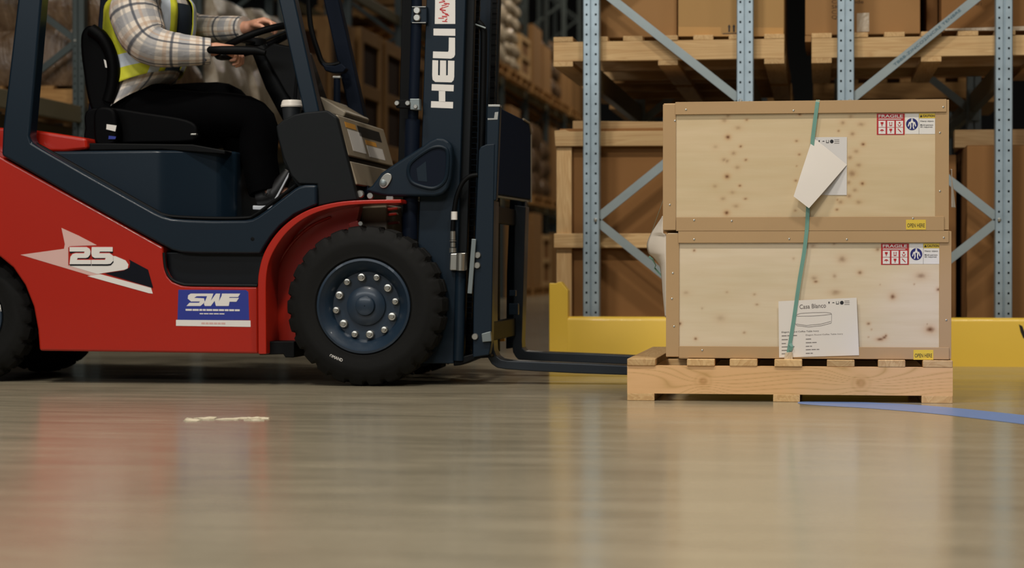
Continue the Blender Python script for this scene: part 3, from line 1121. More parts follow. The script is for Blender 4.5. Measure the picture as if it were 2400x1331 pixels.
k_bot = px_list((1950, 480), 4.436, [
    (475, 465, 0.007, .6, 1.2), (105, 565, L_, .5, 1.2), (290, 705, 0.007, .75, 1.2), (925, 738, 0.011, .55, 1.7), (1103, 880, 0.006, .95, 1), (630, 955, 0.010, .9, 1), (25, 740, M_, .4, 1),
    (40, 905, M_, .45, 2.2), (375, 1235, 0.005, .7, 1.1), (1020, 1295, 0.011, 1.0, 1.3), (855, 825, 0.003, .6, 1), (500, 830, 0.003, .4, 1), (990, 1240, 0.003, .6, 1)])
k_bot += px_list((1850, 740), 4.364, [(930, 240, 0.006, .95, 2.2), (972, 222, 0.006, .9, 1.4), (988, 204, 0.005, .95, 0.9), (812, 80, 0.005, .75, 1.1), (810, 218, 0.003, .6, 1), (840, 140, 0.003, .6, 1)])
k_bot += px_list((1250, 640), 3.692, [(1405, 568, 0.005, .9, 1.1), (1268, 438, 0.006, .9, 1), (1320, 170, M_, .3, 1.6), (1675, 165, S, .35, 1.3), (1935, 272, S, .5, 1.4), (1620, 390, L_, .25, 1.4),
                                      (1825, 515, S, .5, 1.2), (1460, 305, S, .3, 1)])
k_bot += [(1627, 587, 0.0045, .85, 1), (1905, 576, 0.008, .4, 1.5), (1955, 571, 0.006, .4, 1), (1860, 606, 0.005, .35, 1), (1973, 607, 0.009, .45, 1), (1908, 652, 0.009, .4, 1.4),
          (1912, 660, 0.005, .8, 1.6), (1958, 686, 0.011, .4, 1.6), (1768, 690, 0.005, .4, 1.2)]


def crate(px0, px1, py0, py1, strips, knots, base, label, z0):
    x0, x1 = at(px0, 500, CY).x, at(px1, 500, CY).x
    z1 = at(1890, py0, CY).z
    r = root('plywood_crate', ((x0 + x1) / 2, CY + CD / 2, z0), label, 'crate')
    yi = CY + 0.004
    kn = []
    for px, py, rad, d, st in knots:
        p = at(px, py, yi)
        kn.append((p.x, p.z, rad, d, st))
    veneer_panel('front_panel', x0 + 0.006, x1 - 0.006, z0 + 0.006, z1 - 0.006, yi, kn, base, (C(190, 124, 60), C(88, 40, 12)), r, 'plywood', 0.0032, yback=yi + 0.012)
    box('side_panel', x0 + 0.004, x0 + 0.014, yi + 0.0125, CY + CD, z0 + 0.006, z1 - 0.006, 'pine_z', r)
    box('side_panel', x1 - 0.014, x1 - 0.004, yi + 0.0125, CY + CD, z0 + 0.006, z1 - 0.006, 'pine_z', r)
    box('back_panel', x0 + 0.014, x1 - 0.014, CY + CD - 0.012, CY + CD, z0 + 0.006, z1 - 0.006, 'pine_x', r)
    box('lid', x0 + 0.014, x1 - 0.014, yi + 0.0125, CY + CD - 0.012, z1 - 0.018, z1 - 0.006, 'pine_y', r)
    box('base', x0 + 0.014, x1 - 0.014, yi + 0.0125, CY + CD - 0.012, z0 + 0.004, z0 + 0.016, 'pine_y', r)
    ws, t = 0.048, 0.004

    def angle(name, poly, axis, a0, a1):
        return extr(name, poly, a0, a1, 'kraft', r, 0.001, axis)
    # kraft board angles along every edge: L profile round the corner
    zt, zb = z1, z0
    lx0, lx1, rx0, rx1 = x0, at(strips['l'], 400, CY).x, at(strips['r'], 400, CY).x, x1
    ht, hb = zt - at(1800, strips['t'], CY).z, at(1800, strips['b'], CY).z - zb
    angle('corner_angle', [(lx0, CY), (lx1, CY), (lx1, CY + t), (lx0 + t, CY + t), (lx0 + t, CY + 0.05), (lx0, CY + 0.05)], 'z', zb + 0.004, zt - 0.008)
    angle('corner_angle', [(rx1, CY), (rx0, CY), (rx0, CY + t), (rx1 - t, CY + t), (rx1 - t, CY + 0.05), (rx1, CY + 0.05)], 'z', zb + 0.002, zt - 0.002)
    yo = CY - 0.0045
    et, eb = strips['tx'], strips['bx']
    angle('edge_angle', [(yo, zt - ht), (yo + t, zt - ht), (yo + t, zt - t), (yo + 0.05, zt - t), (yo + 0.05, zt), (yo, zt)], 'x', at(et[0], 300, CY).x, at(et[1], 300, CY).x)
    angle('edge_angle', [(yo, zb + hb), (yo + t, zb + hb), (yo + t, zb + t), (yo + 0.05, zb + t), (yo + 0.05, zb), (yo, zb)], 'x', at(eb[0], 300, CY).x, at(eb[1], 300, CY).x)
    for yy in (CY + CD - 0.05,):
        for xx in (x0, x1 - 0.05):
            box('corner_angle', xx, xx + 0.05, yy, yy + 0.05, zb + 0.004, zt - 0.004, 'kraft', r, 0.001)
    for (xa0, xa1) in ((x0 - 0.0005, x0 + 0.045), (x1 - 0.045, x1 + 0.0005)):
        for za, zb_ in ((zt - 0.045, zt - 0.0002), (zb + 0.0002, zb + 0.045)):
            box('edge_angle', xa0, xa1, CY + 0.05, CY + CD - 0.05, za, zb_, 'kraft', r, 0.001)
    for px, py in strips['screws']:
        inner = (px < strips['l'] or px > strips['r']) and not (py < strips['t'] or py > strips['b'])
        disc('screw', px, py, CY if inner else yo, 2.4, 0.0012, 'screw_steel', r, 8)
    return r, x0, x1, z1, yi, yo


def fragile_label(cr, yi, ox, oy):
    """red FRAGILE sticker beside the lifting notice; (ox, oy) is its upper left corner in the photograph"""
    def R(name, x0, y0, x1, y1, k, mat, p):
        return pxe(name, [(ox + x0, oy + y0), (ox + x1, oy + y0), (ox + x1, oy + y1), (ox + x0, oy + y1)], yi - 0.0006 * k, yi - 0.0006 * (k - 1), mat, p)
    a = R('fragile_label', 0, 0, 65, 50, 1, 'label_red', cr)
    put_text('fragile_word', 'FRAGILE', (ox + 4, oy + 9.5), (ox + 61, oy + 9.5), (ox + 4, oy + 2.5), 'label_white', a, Y=yi - 0.0006, offset=0.02)
    R('white_line', 4, 11, 61, 12, 2, 'decal_pink', a)
    R('white_line', 4, 13.2, 57, 14.6, 2, 'label_white', a)
    for i in range(3):
        for j in range(2):
            x, y = 4 + i * 20.5, 17 + j * 16
            cell = R('pictogram_cell', x, y, x + 16.5, y + 14.8, 2, 'label_white', a)
    def G(px, py, pts, k=3, mat='label_red'):
        return egeo(xz([(ox + px + u, oy + py + v) for u, v in pts], yi - 0.0006 * k), yi - 0.0006 * k, yi - 0.0006 * (k - 1))
    glass = [(-3.4, -4), (3.4, -4), (3, 0), (0.8, 2.2), (0.6, 4), (2, 5), (-2, 5), (-0.6, 4), (-0.8, 2.2), (-3, 0)]
    arrows = [(-4, -2), (-2.5, -4.6), (-1, -2), (-1.9, -2), (-1.9, 3), (1.9, 3), (1.9, -2), (1, -2), (2.5, -4.6), (4, -2), (3.1, -2), (3.1, 5), (-3.1, 5), (-3.1, -2)]
    hands = [(-4.5, 0), (-3, 0), (-1, 4), (1, 4), (3, 0), (4.5, 0), (2, 5.4), (-2, 5.4)]
    brolly = [(-5.4, 0.6), (-3, -2.2), (0, -3.2), (3, -2.2), (5.4, 0.6), (0.5, 0.4), (0.5, 3.6), (-0.5, 3.6), (-0.5, 0.4)]
    hook = [(-4.5, -4), (-2.8, -4.4), (3.8, 2.6), (4.6, 5), (2.6, 4.2), (-4, -2.6)]
    multi('pictograms', [G(12.2, 24, glass), G(32.7, 24, arrows), G(53.2, 24.5, hands), G(53.2, 21.5, [(-1.8, -1.8), (1.8, -1.8), (1.8, 1.8), (-1.8, 1.8)]), G(12.2, 40, brolly),
                         G(32.7, 39.5, glass), G(53.2, 39.5, hook)], 'label_red', a)
    b = R('lifting_label', 66.5, 0, 136.5, 48, 1, 'label_white', cr)
    R('fold_line', 98.6, 0, 99.2, 48, 2, 'ink_grey', b)
    R('caution_strip', 99.2, 0, 136.5, 11, 2, 'label_yellow', b)
    tri = xz([(ox + 101, oy + 8.6), (ox + 107, oy + 8.6), (ox + 104, oy + 2.6)], yi - 0.0018)
    extr('warning_triangle', tri, yi - 0.0018, yi - 0.0012, 'ink_black', b)
    put_text('caution_word', 'CAUTION', (ox + 108, oy + 8.4), (ox + 135, oy + 8.4), (ox + 108, oy + 3), 'ink_black', b, Y=yi - 0.0012, offset=0.015)
    put_text('notice_text', 'Heavy object.\n\nMulti-person\nlift required.', (ox + 102, oy + 34), (ox + 134, oy + 34), (ox + 102, oy + 16), 'ink_black', b, Y=yi - 0.0006, offset=0.01)
    c0 = (ox + 82.5, oy + 25)
    pts = [(c0[0] + 14 * cos(k * pi / 14), c0[1] + 14 * sin(k * pi / 14)) for k in range(28)]
    dk = pxe('mandatory_disc', pts, yi - 0.0012, yi - 0.0006, 'label_blue', b)

    def Q(pts, k=0.0):
        return egeo(xz([(c0[0] + u, c0[1] + v) for u, v in pts], yi - 0.0018 - k), yi - 0.0018 - k, yi - 0.0012)
    man = [(-2, -10), (2, -10), (3, -6), (7, -5), (10, 4), (8, 6), (6, 0), (5, -2), (4, 6), (6, 11), (3, 11), (1.4, 5), (2, -3), (-2, -3)]
    mirror = [(-u, v) for u, v in man]
    multi('lifting_figures', [Q(man), Q([(u * 0.999, v + 0.01) for u, v in mirror], 0.0002), Q([(-1.8, -13), (1.8, -13), (1.8, -10.6), (-1.8, -10.6)])], 'label_white', b)
    return a


def open_here(cr, y, ox, oy, w=46.5, h=23):
    p = pxe('open_here_label', [(ox, oy), (ox + w, oy), (ox + w, oy + h), (ox, oy + h)], y - 0.0008, y, 'label_yellow', cr)
    put_text('open_here_words', 'OPEN HERE', (ox + 3, oy + h - 5.5), (ox + w - 3, oy + h - 5.5), (ox + 3, oy + h - 14.5), 'ink_black', p, Y=y - 0.0008)


zb0 = 0.1525
scr_b = [(1627, 561), (1850, 560), (2212, 557), (1575, 700), (2218, 750), (1646, 821), (1580, 765), (1985, 561), (1577, 640)]
crA, ax0, ax1, az1, yiA, yoA = crate(1561, 2230, 541.5, 840, dict(l=1592, r=2202, t=569, b=812, tx=(1590, 2224), bx=(1592, 2225), screws=scr_b), k_bot, C(216, 199, 170),
                                     'lower pale plywood crate on the pallet, with a shipping sheet stuck on', zb0)
scr_t = [(1608, 257), (1860, 259), (2211, 251), (1582, 283), (2203, 311), (1570, 480), (1627, 516), (2203, 448), (1715, 518), (2140, 512)]
crB, bx0, bx1, bz1, yiB, yoB = crate(1553.5, 2224, 236, 538, dict(l=1584, r=2192, t=266.5, b=508.5, tx=(1583, 2218), bx=(1585, 2213), screws=scr_t), k_top, C(208, 187, 150),
                                     'upper pale plywood crate stacked on the lower one, with a folded paper', az1 + 0.001)
fragile_label(crB, yiB, 2055, 266)
fragile_label(crA, yiA, 2065, 570.5)
open_here(crB, yoB, 2123.5, 515)
open_here(crA, yoA, 2141, 820)


# shipping sheets: part of the crate they are stuck on
def marks(parent, y, ox, oy, s=1.0, tilt=0.0):
    def pt(u, v):
        return (ox + u * s, oy + v * s + tilt * u * s)
    g = []

    def add(pts):
        g.append(egeo(xz([pt(u, v) for u, v in pts], y - 0.0006), y - 0.0006, y))
    add([(-1.6, -2.5), (1.6, -2.5), (1, 1), (0.5, 2.4), (-0.5, 2.4), (-1, 1)])
    add([(7, 0.6), (9, -0.9), (12, -0.9), (13, 0.6)])
    add([(16.5, -3), (17.5, -3), (17.5, 2.6), (22, 2.6), (22, -3), (23, -3), (23, 4), (16.5, 4)])
    add([(30 + 4.4 * cos(k * pi / 8), 0.4 + 4.4 * sin(k * pi / 8)) for k in range(16)])
    multi('handling_marks', g, 'ink_black', parent)
    g2 = [egeo(xz([pt(36, v), pt(48, v), pt(48, v + 0.9), pt(36, v + 0.9)], y - 0.0006), y - 0.0006, y) for v in (-4, 0, 4)]
    multi('small_print', g2, 'ink_grey', parent)


yp = yoA - 0.001
sh = pxe('shipping_sheet', [(1824.5, 706), (2007.5, 697.5), (2013.5, 832.5), (1826, 838)], yp - 0.0008, yp, 'paper_white', crA)
put_text('sheet_title', 'Casa Blanco', (1874, 724), (1936, 720.5), (1873.6, 713.8), 'ink_grey', sh, Y=yp - 0.0008, offset=0.004)
marks(sh, yp - 0.0008, 1943, 709.5, 1.0, -0.02)
geo = []
for pts in ([(1864, 738), (1878, 734), (1905, 732.5), (1935, 732), (1947, 733.5), (1949, 736), (1930, 738.5), (1900, 740.5), (1870, 741), (1864, 738)],
            [(1864, 738), (1863.5, 758), (1868, 763), (1895, 766), (1925, 763), (1948, 757), (1949, 752), (1949, 736)], [(1866, 759), (1890, 762.5), (1925, 759), (1947, 753)]):
    for a, b in zip(pts[:-1], pts[1:]):
        d = Vector((b[0] - a[0], b[1] - a[1]))
        nn = Vector((-d.y, d.x)).normalized() * 0.35
        geo.append(egeo(xz([(a[0] + nn.x, a[1] + nn.y), (b[0] + nn.x, b[1] + nn.y), (b[0] - nn.x, b[1] - nn.y), (a[0] - nn.x, a[1] - nn.y)], yp - 0.0014), yp - 0.0014, yp - 0.0008))
multi('table_drawing', geo, 'ink_grey', sh)
put_text('sheet_heading', 'Elegant Round Coffee Table Ivory', (1832, 781), (1919, 778), (1832, 776.5), 'ink_black', sh, Y=yp - 0.0008)
print_bars('sheet_left_column', [(1832, 1868, 787, 1.6, -0.03), (1832, 1848, 796, 1.5, -0.03), (1832, 1842, 805, 1.5, -0.03), (1832, 1862, 813, 1.5, -0.03), (1832, 1856, 821, 1.5, -0.03), (1832, 1840, 829, 1.5, -0.03)],
           yp - 0.0008, 'ink_grey', sh, seed=5)
put_text('sheet_second_line', 'Elegant Round Coffee Table Ivory', (1888.5, 787.5), (1975.5, 784.5), (1888.5, 783.5), 'ink_grey', sh, Y=yp - 0.0008)
print_bars('sheet_right_column', [(1888.5, 1901, 794.5, 1.5, -0.03), (1888.5, 1914, 803, 1.5, -0.03), (1888.5, 1903, 811.5, 1.5, -0.03), (1888.5, 1920, 819.5, 1.5, -0.03), (1888.5, 1905, 828, 1.5, -0.03)],
           yp - 0.0008, 'ink_grey', sh, seed=6)

ys = yiB - 0.001
sh2 = pxe('shipping_sheet', [(1909, 321.5), (1985, 321), (1984.5, 457), (1912, 457)], ys - 0.0008, ys, 'paper_shade', crB)
marks(sh2, ys - 0.0008, 1920, 331, 0.98)
# its corner has come loose and folds forward over the strap
fl_pts = [(1905, 322, 0.0), (1930, 341, -0.004), (1985, 386, 0.001), (1935, 444, -0.018), (1896, 488, -0.03), (1860, 460, -0.034), (1880, 398, -0.02)]
V = [at(px, py, ys - 0.004 + d) for px, py, d in fl_pts]
cc = at(1921, 405, ys - 0.02)
V2 = [v + Vector((0, -0.0008, 0)) for v in V] + [cc + Vector((0, -0.0008, 0))]
n = len(V)
F = [(i, (i + 1) % n, n) for i in range(n)]
F2 = [(n + 1 + (i + 1) % n, n + 1 + i, 2 * n + 1) for i in range(n)]
mk('folded_flap', list(V) + [cc] + V2, F + F2 + [(i, (i + 1) % n, n + 1 + (i + 1) % n, n + 1 + i) for i in range(n)], 'paper_white', sh2, 0, 60)


# ------------------------------------------------------------------ strapping and foam sheets
def ribbon(name, path, w, parent, mat='strap_green', t=0.0008, side=(1, 0, 0)):
    P = [Vector(p) for p in path]
    V, F = [], []
    for i, p in enumerate(P):
        tg = (P[min(i + 1, len(P) - 1)] - P[max(i - 1, 0)]).normalized()
        a = Vector(side)
        a = (a - tg * a.dot(tg)).normalized()
        b = tg.cross(a)
        for sa, sb in ((-1, -1), (1, -1), (1, 1), (-1, 1)):
            V.append(p + a * (w / 2 * sa) + b * (t / 2 * sb))
    for i in range(len(P) - 1):
        for k in range(4):
            l = (k + 1) % 4
            F.append((i * 4 + k, i * 4 + l, i * 4 + 4 + l, i * 4 + 4 + k))
    F += [(0, 1, 2, 3), tuple(len(V) - 4 + k for k in range(4))]
    return mk(name, V, F, mat, parent)


st = root('packing_strap', at(1875, 700, yoA - 0.002), 'green plastic strap running down the fronts of both crates', 'strap')
yb_, ya_ = yoB - 0.0012, yoA - 0.0034
path = [at(1917, 236, yb_) + Vector((0, 0.9, 0.003)), at(1917, 236, yb_) + Vector((0, 0.006, 0.003)), at(1916, 239, yb_), at(1911, 275, yb_), at(1905, 323, yb_ + 0.0005),
        at(1899, 400, yb_ - 0.0005), at(1894, 480, yb_ - 0.001), at(1891, 538, yb_ - 0.001), at(1885, 590, ya_), at(1874, 655, ya_), at(1860, 752, ya_), at(1848.5, 824, ya_ - 0.001),
        at(1847, 839, ya_)]
ribbon('strap_band', path, 0.0135, st)
pxe('strap_buckle', [(1840, 826), (1857, 825), (1858, 842), (1838, 842)], ya_ - 0.004, ya_ - 0.0012, 'wrap_pale', st, 0.001)
tail = [at(1852, 805, ya_ - 0.002), at(1856, 812, ya_ - 0.004), at(1852, 822, ya_ - 0.003)]
ribbon('strap_tail', tail, 0.011, st)

# strap going round the left side of the crates, over a foam sheet
st2 = root('packing_strap', at(1535, 590, CY + 0.5), 'green strap hanging loose beside the left side of the crates', 'strap')
yS = CY + 0.42
ribbon('strap_band', [(bx0 - 0.0015, yS, at(1556, 400, yS).z), (bx0 - 0.002, yS, at(1556, 425, yS).z), at(1562, 445, yS), at(1551, 478, yS), at(1540, 508, yS), at(1531, 534, yS), at(1528, 545, yS)], 0.011, st2, side=(0, 1, 0.2))
ribbon('strap_loop', [at(1521, 601, yS - 0.05), at(1529, 607, yS - 0.05), at(1537, 622, yS - 0.05), at(1534, 628, yS - 0.05)], 0.016, st2, side=(0, 1, 0.6))
ribbon('strap_end', [at(1534, 628, yS - 0.05), at(1543, 638, yS - 0.05), at(1553, 648, yS - 0.05), at(1552, 652, yS - 0.05)], 0.014, st2, side=(0, 1, 0.6))


def sheet(name, outline, base, y_in, y_out, label, bulge=0.02, thick=0.003):
    """loose foam sheet standing out from the side of the crates: from the crate edge (x = base) out to the outline seen in the photograph"""
    pth = smooth_path(outline, 6)
    n = 8
    V, F = [], []
    for px, py in pth:
        q = at(px, py, y_out)
        for j in range(n + 1):
            t = j / n
            bx = base if q.z > az1 - 0.01 or base > 0 else ax0 - 0.003
            V.append((bx + (q.x - bx) * t, y_in + (y_out - y_in) * t - bulge * sin(pi * t), q.z))
    m_ = n + 1
    for i in range(len(pth) - 1):
        for j in range(n):
            F.append((i * m_ + j, i * m_ + j + 1, (i + 1) * m_ + j + 1, (i + 1) * m_ + j))
    o = mk(name, V, F, 'foam_white', None, 0, 60)
    so = o.modifiers.new('thickness', 'SOLIDIFY')
    so.thickness = thick
    so.offset = 0
    return tag(o, label, 'foam sheet')


bl = min(ax0, bx0) - 0.004
sheet('foam_sheet', [(1553, 508), (1541, 525), (1526, 548), (1517, 572), (1520, 592), (1532, 603), (1546, 622), (1551, 650), (1554, 690), (1559, 742)], bl, CY + 0.07, CY + 0.2,
      'white foam sheet bulging out at the left side of the crates')
br = max(ax1, bx1) + 0.004
sheet('foam_sheet', [(2226, 398), (2231, 420), (2234, 445), (2237, 470), (2239, 487)], br, CY + 0.06, CY + 0.12,
      'white foam sheet edge peeping out at the right side of the upper crate', 0.004)

# ================================================================== forklift
FY = 8.35                          # outer face of the near drive tyre
BY = 8.40                          # near side of the body
BZ = 9.44                          # far side of the body
wc = at(851, 721, FY)
fk = root('forklift', (wc.x - 0.6, (BY + BZ) / 2, 0), 'red and dark blue counterbalance forklift with raised mast plate, driving right', 'forklift')


def part(o):
    return o


def wheel(xc, yface, r, w, rim_r, sign, nuts, parent, name='drive_wheel', lugs=26):
    """sign -1: outer face looks to -Y"""
    segs = lugs * 8
    s = -sign                      # inward direction
    prof = [(rim_r, 0.016, 0), (rim_r + 0.012, 0.004, 0), (rim_r + 0.03, 0.004, 0), (rim_r + (r - rim_r) * 0.42, -0.003, 0), (rim_r + (r - rim_r) * 0.60, 0.0, 0),
            (rim_r + (r - rim_r) * 0.66, 0.004, 0), (rim_r + (r - rim_r) * 0.70, 0.005, 0.0), (r - 0.022, 0.014, 0.5), (r - 0.006, 0.026, 1), (r, 0.045, 1), (r, w * 0.5 - 0.012, 1),
            (r - 0.012, w * 0.5 - 0.006, 0), (r - 0.012, w * 0.5 + 0.006, 0), (r, w * 0.5 + 0.012, 1), (r, w - 0.045, 1), (r - 0.006, w - 0.026, 1), (r - 0.03, w - 0.006, 0), (rim_r, w - 0.01, 0)]
    V, F = [], []
    n = len(prof)
    c = Vector((xc, yface, r))
    for i, (rr, a, lug) in enumerate(prof):
        for k in range(segs):
            t = 2 * pi * k / segs
            ph = (k + (4 if i > 11 else 0) + (i if 6 < i < 11 else 0) // 2) % 8
            q = rr - (0.013 * lug if ph in (0, 1) else 0)
            V.append(c + Vector((q * cos(t), s * a, q * sin(t))))
    for i in range(n - 1):
        for k in range(segs):
            l = (k + 1) % segs
            F.append((i * segs + k, i * segs + l, (i + 1) * segs + l, (i + 1) * segs + k))
    tyre = mk('tyre', V, F, 'rubber', parent, 0, 32)
    R = rim_r
    lathe('rim', [(R + 0.004, s * 0.012), (R + 0.003, s * 0.002), (R - 0.006, s * 0.0), (R - 0.016, s * 0.012), (R * 0.82, s * 0.028), (R * 0.76, s * 0.05), (R * 0.73, s * 0.062), (R * 0.3, s * 0.066),
                  (0.01, s * 0.066)], (xc, yface, r), 'y', 'rim_blue', parent, 64, caps=False)
    hub = lathe('hub', [(R * 0.43, s * 0.07), (R * 0.42, s * 0.052), (R * 0.36, s * 0.046), (R * 0.22, s * 0.044), (R * 0.20, s * 0.030), (R * 0.12, s * 0.026), (0.002, s * 0.026)], (xc, yface, r), 'y',
                'rim_blue', parent, 40, caps=False)
    for k in range(nuts):
        a = 2 * pi * (k + 0.28) / nuts
        rr = R * (0.62 if k % 2 else 0.655)
        big = 0.0175 if k % 2 else 0.0145
        lathe('wheel_nut', [(big, s * 0.064), (big, s * 0.048), (big * 0.85, s * 0.044), (big * 0.55, s * 0.043), (big * 0.45, s * 0.036), (0.001, s * 0.036)],
              (xc + rr * cos(a), yface, r + rr * sin(a)), 'y', 'chrome', hub, 10, caps=False)
    return tyre


WR = 0.322
t1 = wheel(wc.x, FY, WR, 0.19, 0.187, -1, 12, fk)
# white marking on the near tyre
put_text('tyre_marking', 'OMAND', (772, 836), (802, 848), (774, 829), 'decal_white', t1, Y=FY - 0.002, offset=0.01)
wheel(wc.x, FY + 1.15, WR, 0.19, 0.187, 1, 0, fk)
rc = at(-74, 745, BY + 0.05)
wheel(rc.x, BY + 0.05, 0.27, 0.15, 0.14, -1, 6, fk, lugs=22)
wheel(rc.x, BY + 1.0, 0.27, 0.15, 0.14, 1, 0, fk, lugs=22)
put_text('tyre_marking', 'AA', (-14, 722), (3, 730), (-12, 708), 'decal_white', fk, Y=BY + 0.046)
box('front_axle', wc.x - 0.06, wc.x + 0.06, FY + 0.19, FY + 0.96, WR - 0.09, WR + 0.07, 'truck_black', fk, 0.02)
box('steer_axle', rc.x - 0.05, rc.x + 0.05, BY + 0.2, BY + 0.85, 0.2, 0.32, 'truck_black', fk, 0.02)

# red side frame with the step opening and the rear wheel arch
low = [(-40, 340), (5, 369), (120, 433), (250, 505), (350, 561), (383, 579)]
step = [(383, 600), (386, 625), (393, 645), (405, 659), (425, 667), (450, 669.5), (604, 671)]
arch = [(92, 822), (88, 772), (78, 718), (58, 668), (30, 627), (0, 602), (-40, 586), (-75, 583), (-115, 588), (-150, 603), (-185, 635), (-212, 690), (-225, 760), (-230, 815)]
rear = [(-330, 810), (-400, 760), (-425, 640), (-425, 480), (-405, 370), (-360, 318), (-250, 300), (-40, 295)]
pxe('side_frame', low + step + [(605, 829)] + arch + rear, BY, BY + 0.11, 'truck_red', fk, 0.010, segs=3)
extr('side_frame', xz(low + step + [(605, 829)] + arch + rear, BY), BZ - 0.11, BZ, 'truck_red', fk, 0.010)
# counterweight between the side frames and the red hood behind the seat
pxe('counterweight', [(-420, 480), (-400, 372), (-355, 322), (-250, 304), (-40, 296), (20, 300), (20, 560), (-230, 570), (-300, 800), (-330, 800), (-398, 750)], BY + 0.112, BZ - 0.112, 'truck_red', fk, 0.012)
pxe('rear_hood', [(10, 296), (72, 303), (202, 323), (205, 349), (150, 356), (30, 356), (10, 350)], BY + 0.10, BZ - 0.12, 'truck_red', fk, 0.014, segs=3)
pxe('chassis_floor', [(20, 500), (100, 470), (590, 640), (604, 640), (604, 815), (110, 790), (100, 640), (20, 590)], BY + 0.112, BZ - 0.112, 'truck_black', fk, 0.006)
pxe('chassis_foot', [(607, 800), (690, 800), (690, 838), (668, 838), (664, 830), (607, 832)], BY + 0.02, BY + 0.3, 'truck_black', fk, 0.004)
# step plate set back in the opening with its dark lip
pxe('step_recess', [(386, 590), (625, 590), (612, 640), (605, 672), (450, 671), (420, 667), (400, 655), (389, 635)], BY + 0.035, BY + 0.109, 'step_black', fk, 0.006)
lip = smooth_path([(384, 592), (387, 625), (395, 646), (408, 658), (428, 665.5), (452, 667.5), (603, 669)], 4)
tube('step_trim', [tuple(at(a, b, BY + 0.003)) for a, b in lip], 0.006, 'cowl_grey', fk, 8)

# dark blue guard frame: rear pillar, sloping sill and front rise in one outline
outer = [(62, -250), (41, 0), (6, 300), (3, 364)] + [(60, 396), (173, 461), (300, 531), (383, 575.5), (402, 586), (425, 592), (460, 594), (610, 595)]
front_c = [(618, 580), (634, 556), (656, 530), (690, 503), (735, 483), (742, 481)]
inner = [(742, 433), (715, 433), (701, 436), (690, 442), (660, 465), (630, 488), (604, 506), (590, 513), (574, 516), (498, 517), (440, 515), (400, 512), (380, 506), (363, 498), (300, 463), (200, 407),
         (100, 350), (74, 334), (69, 318), (72, 290), (97, 0), (121, -250)]
pxe('guard_frame', outer + front_c + inner, BY - 0.012, BY + 0.075, 'truck_blue', fk, 0.011, segs=3)
tr = smooth_path([(70, 300), (71, 322), (82, 336), (120, 357), (250, 430), (360, 492), (385, 504), (420, 509), (500, 512), (575, 511), (598, 504), (640, 474), (695, 433)], 5)
tube('frame_seal', [tuple(at(a, b, BY + 0.045)) for a, b in tr], 0.008, 'truck_black', fk, 8)
disc('frame_plug', 592, 560, BY - 0.012, 4.5, 0.001, 'truck_black', fk)
extr('guard_frame', xz(outer + front_c + inner, BY - 0.012), BZ - 0.075, BZ + 0.012, 'truck_navy', fk, 0.011)
# front pillars and roof bars
fp = [(596, -250), (634, -250), (691, 0), (749, 263), (713, 272), (652, 0)]
pxe('front_pillar', fp, BY + 0.03, BY + 0.105, 'truck_blue', fk, 0.008)
far_p = [(at(a, b, BY + 0.03)) for a, b in fp]
extr('front_pillar', [(p.x, p.z) for p in far_p], BZ - 0.105, BZ - 0.03, 'truck_navy', fk, 0.008)
zr = at(90, -250, BY).z
xr_0, xr_1 = at(62, -250, BY).x, at(634, -250, BY).x
for y in (BY, BZ - 0.07):
    box('roof_rail', xr_0, xr_1 + 0.05, y, y + 0.07, zr - 0.02, zr + 0.06, 'truck_blue', fk, 0.012)
for i in range(7):
    x = xr_0 + 0.05 + (xr_1 - xr_0 - 0.08) * i / 6
    box('roof_bar', x, x + 0.035, BY + 0.07, BZ - 0.07, zr, zr + 0.05, 'truck_blue', fk, 0.006)

# seat base box with a rounded near corner
zt_, zb_2 = at(300, 353, BY + 0.12).z, at(300, 560, BY + 0.12).z
hx = [at(p, 450, BY + 0.10).x for p in (120, 362, 390, 512, 532)]
foot = [(hx[0], BY + 0.10), (hx[1], BY + 0.10), (hx[1] + 0.03, BY + 0.104), (hx[2], BY + 0.116), (hx[3] - 0.02, BY + 0.175), (hx[3], BY + 0.195), (hx[4], BY + 0.25), (hx[4], BZ - 0.15), (hx[0], BZ - 0.15)]
extr('seat_base', foot, zb_2, zt_, 'truck_blue', fk, 0.012, 'z', segs=3)
pxe('base_lid', [(140, 346), (205, 335), (450, 338), (528, 352), (528, 362), (380, 351), (140, 354)], BY + 0.13, BZ - 0.2, 'truck_black', fk, 0.006)
lathe('base_latch', [(0.008, 0), (0.008, -0.006), (0.004, -0.01)], at(501, 474, BY + 0.185), 'y', 'screw_steel', fk, 10)
box('cabin_floor', at(520, 520, BY + 0.12).x, at(690, 520, BY + 0.12).x, BY + 0.08, BZ - 0.1, at(600, 522, BY + 0.1).z - 0.03, at(600, 515, BY + 0.1).z - 0.004, 'truck_black', fk, 0.004)

# red front mudguard: curved strip and the wall behind the wheel
o_arc = [(605, 830), (604, 672), (606, 640), (616, 600), (634, 566), (660, 534), (694, 507), (735, 487), (790, 474), (850, 469), (940, 467)]
i_arc = [(941, 476), (850, 478.5), (795, 484), (745, 497), (705, 517), (672, 545), (648, 577), (632, 609), (625, 640), (623, 672), (624, 830)]
so, si = smooth_path(o_arc[1:], 4), smooth_path(i_arc[:-1], 4)
pxe('mudguard', [o_arc[0]] + so + si + [i_arc[-1]], FY + 0.012, FY + 0.27, 'truck_red', fk, 0.004)
pxe('wheel_well', [(612, 812), (612, 640), (622, 604), (640, 572), (672, 540), (705, 512), (745, 493), (795, 480), (846, 474), (838, 512), (800, 640), (700, 830)], FY + 0.205, FY + 0.268, 'truck_red', fk, 0.004)
tube('well_rib', [tuple(at(a, b, FY + 0.2)) for a, b in smooth_path([(650, 800), (644, 690), (652, 625), (680, 575), (725, 532), (775, 508)], 4)], 0.006, 'truck_red', fk, 8)
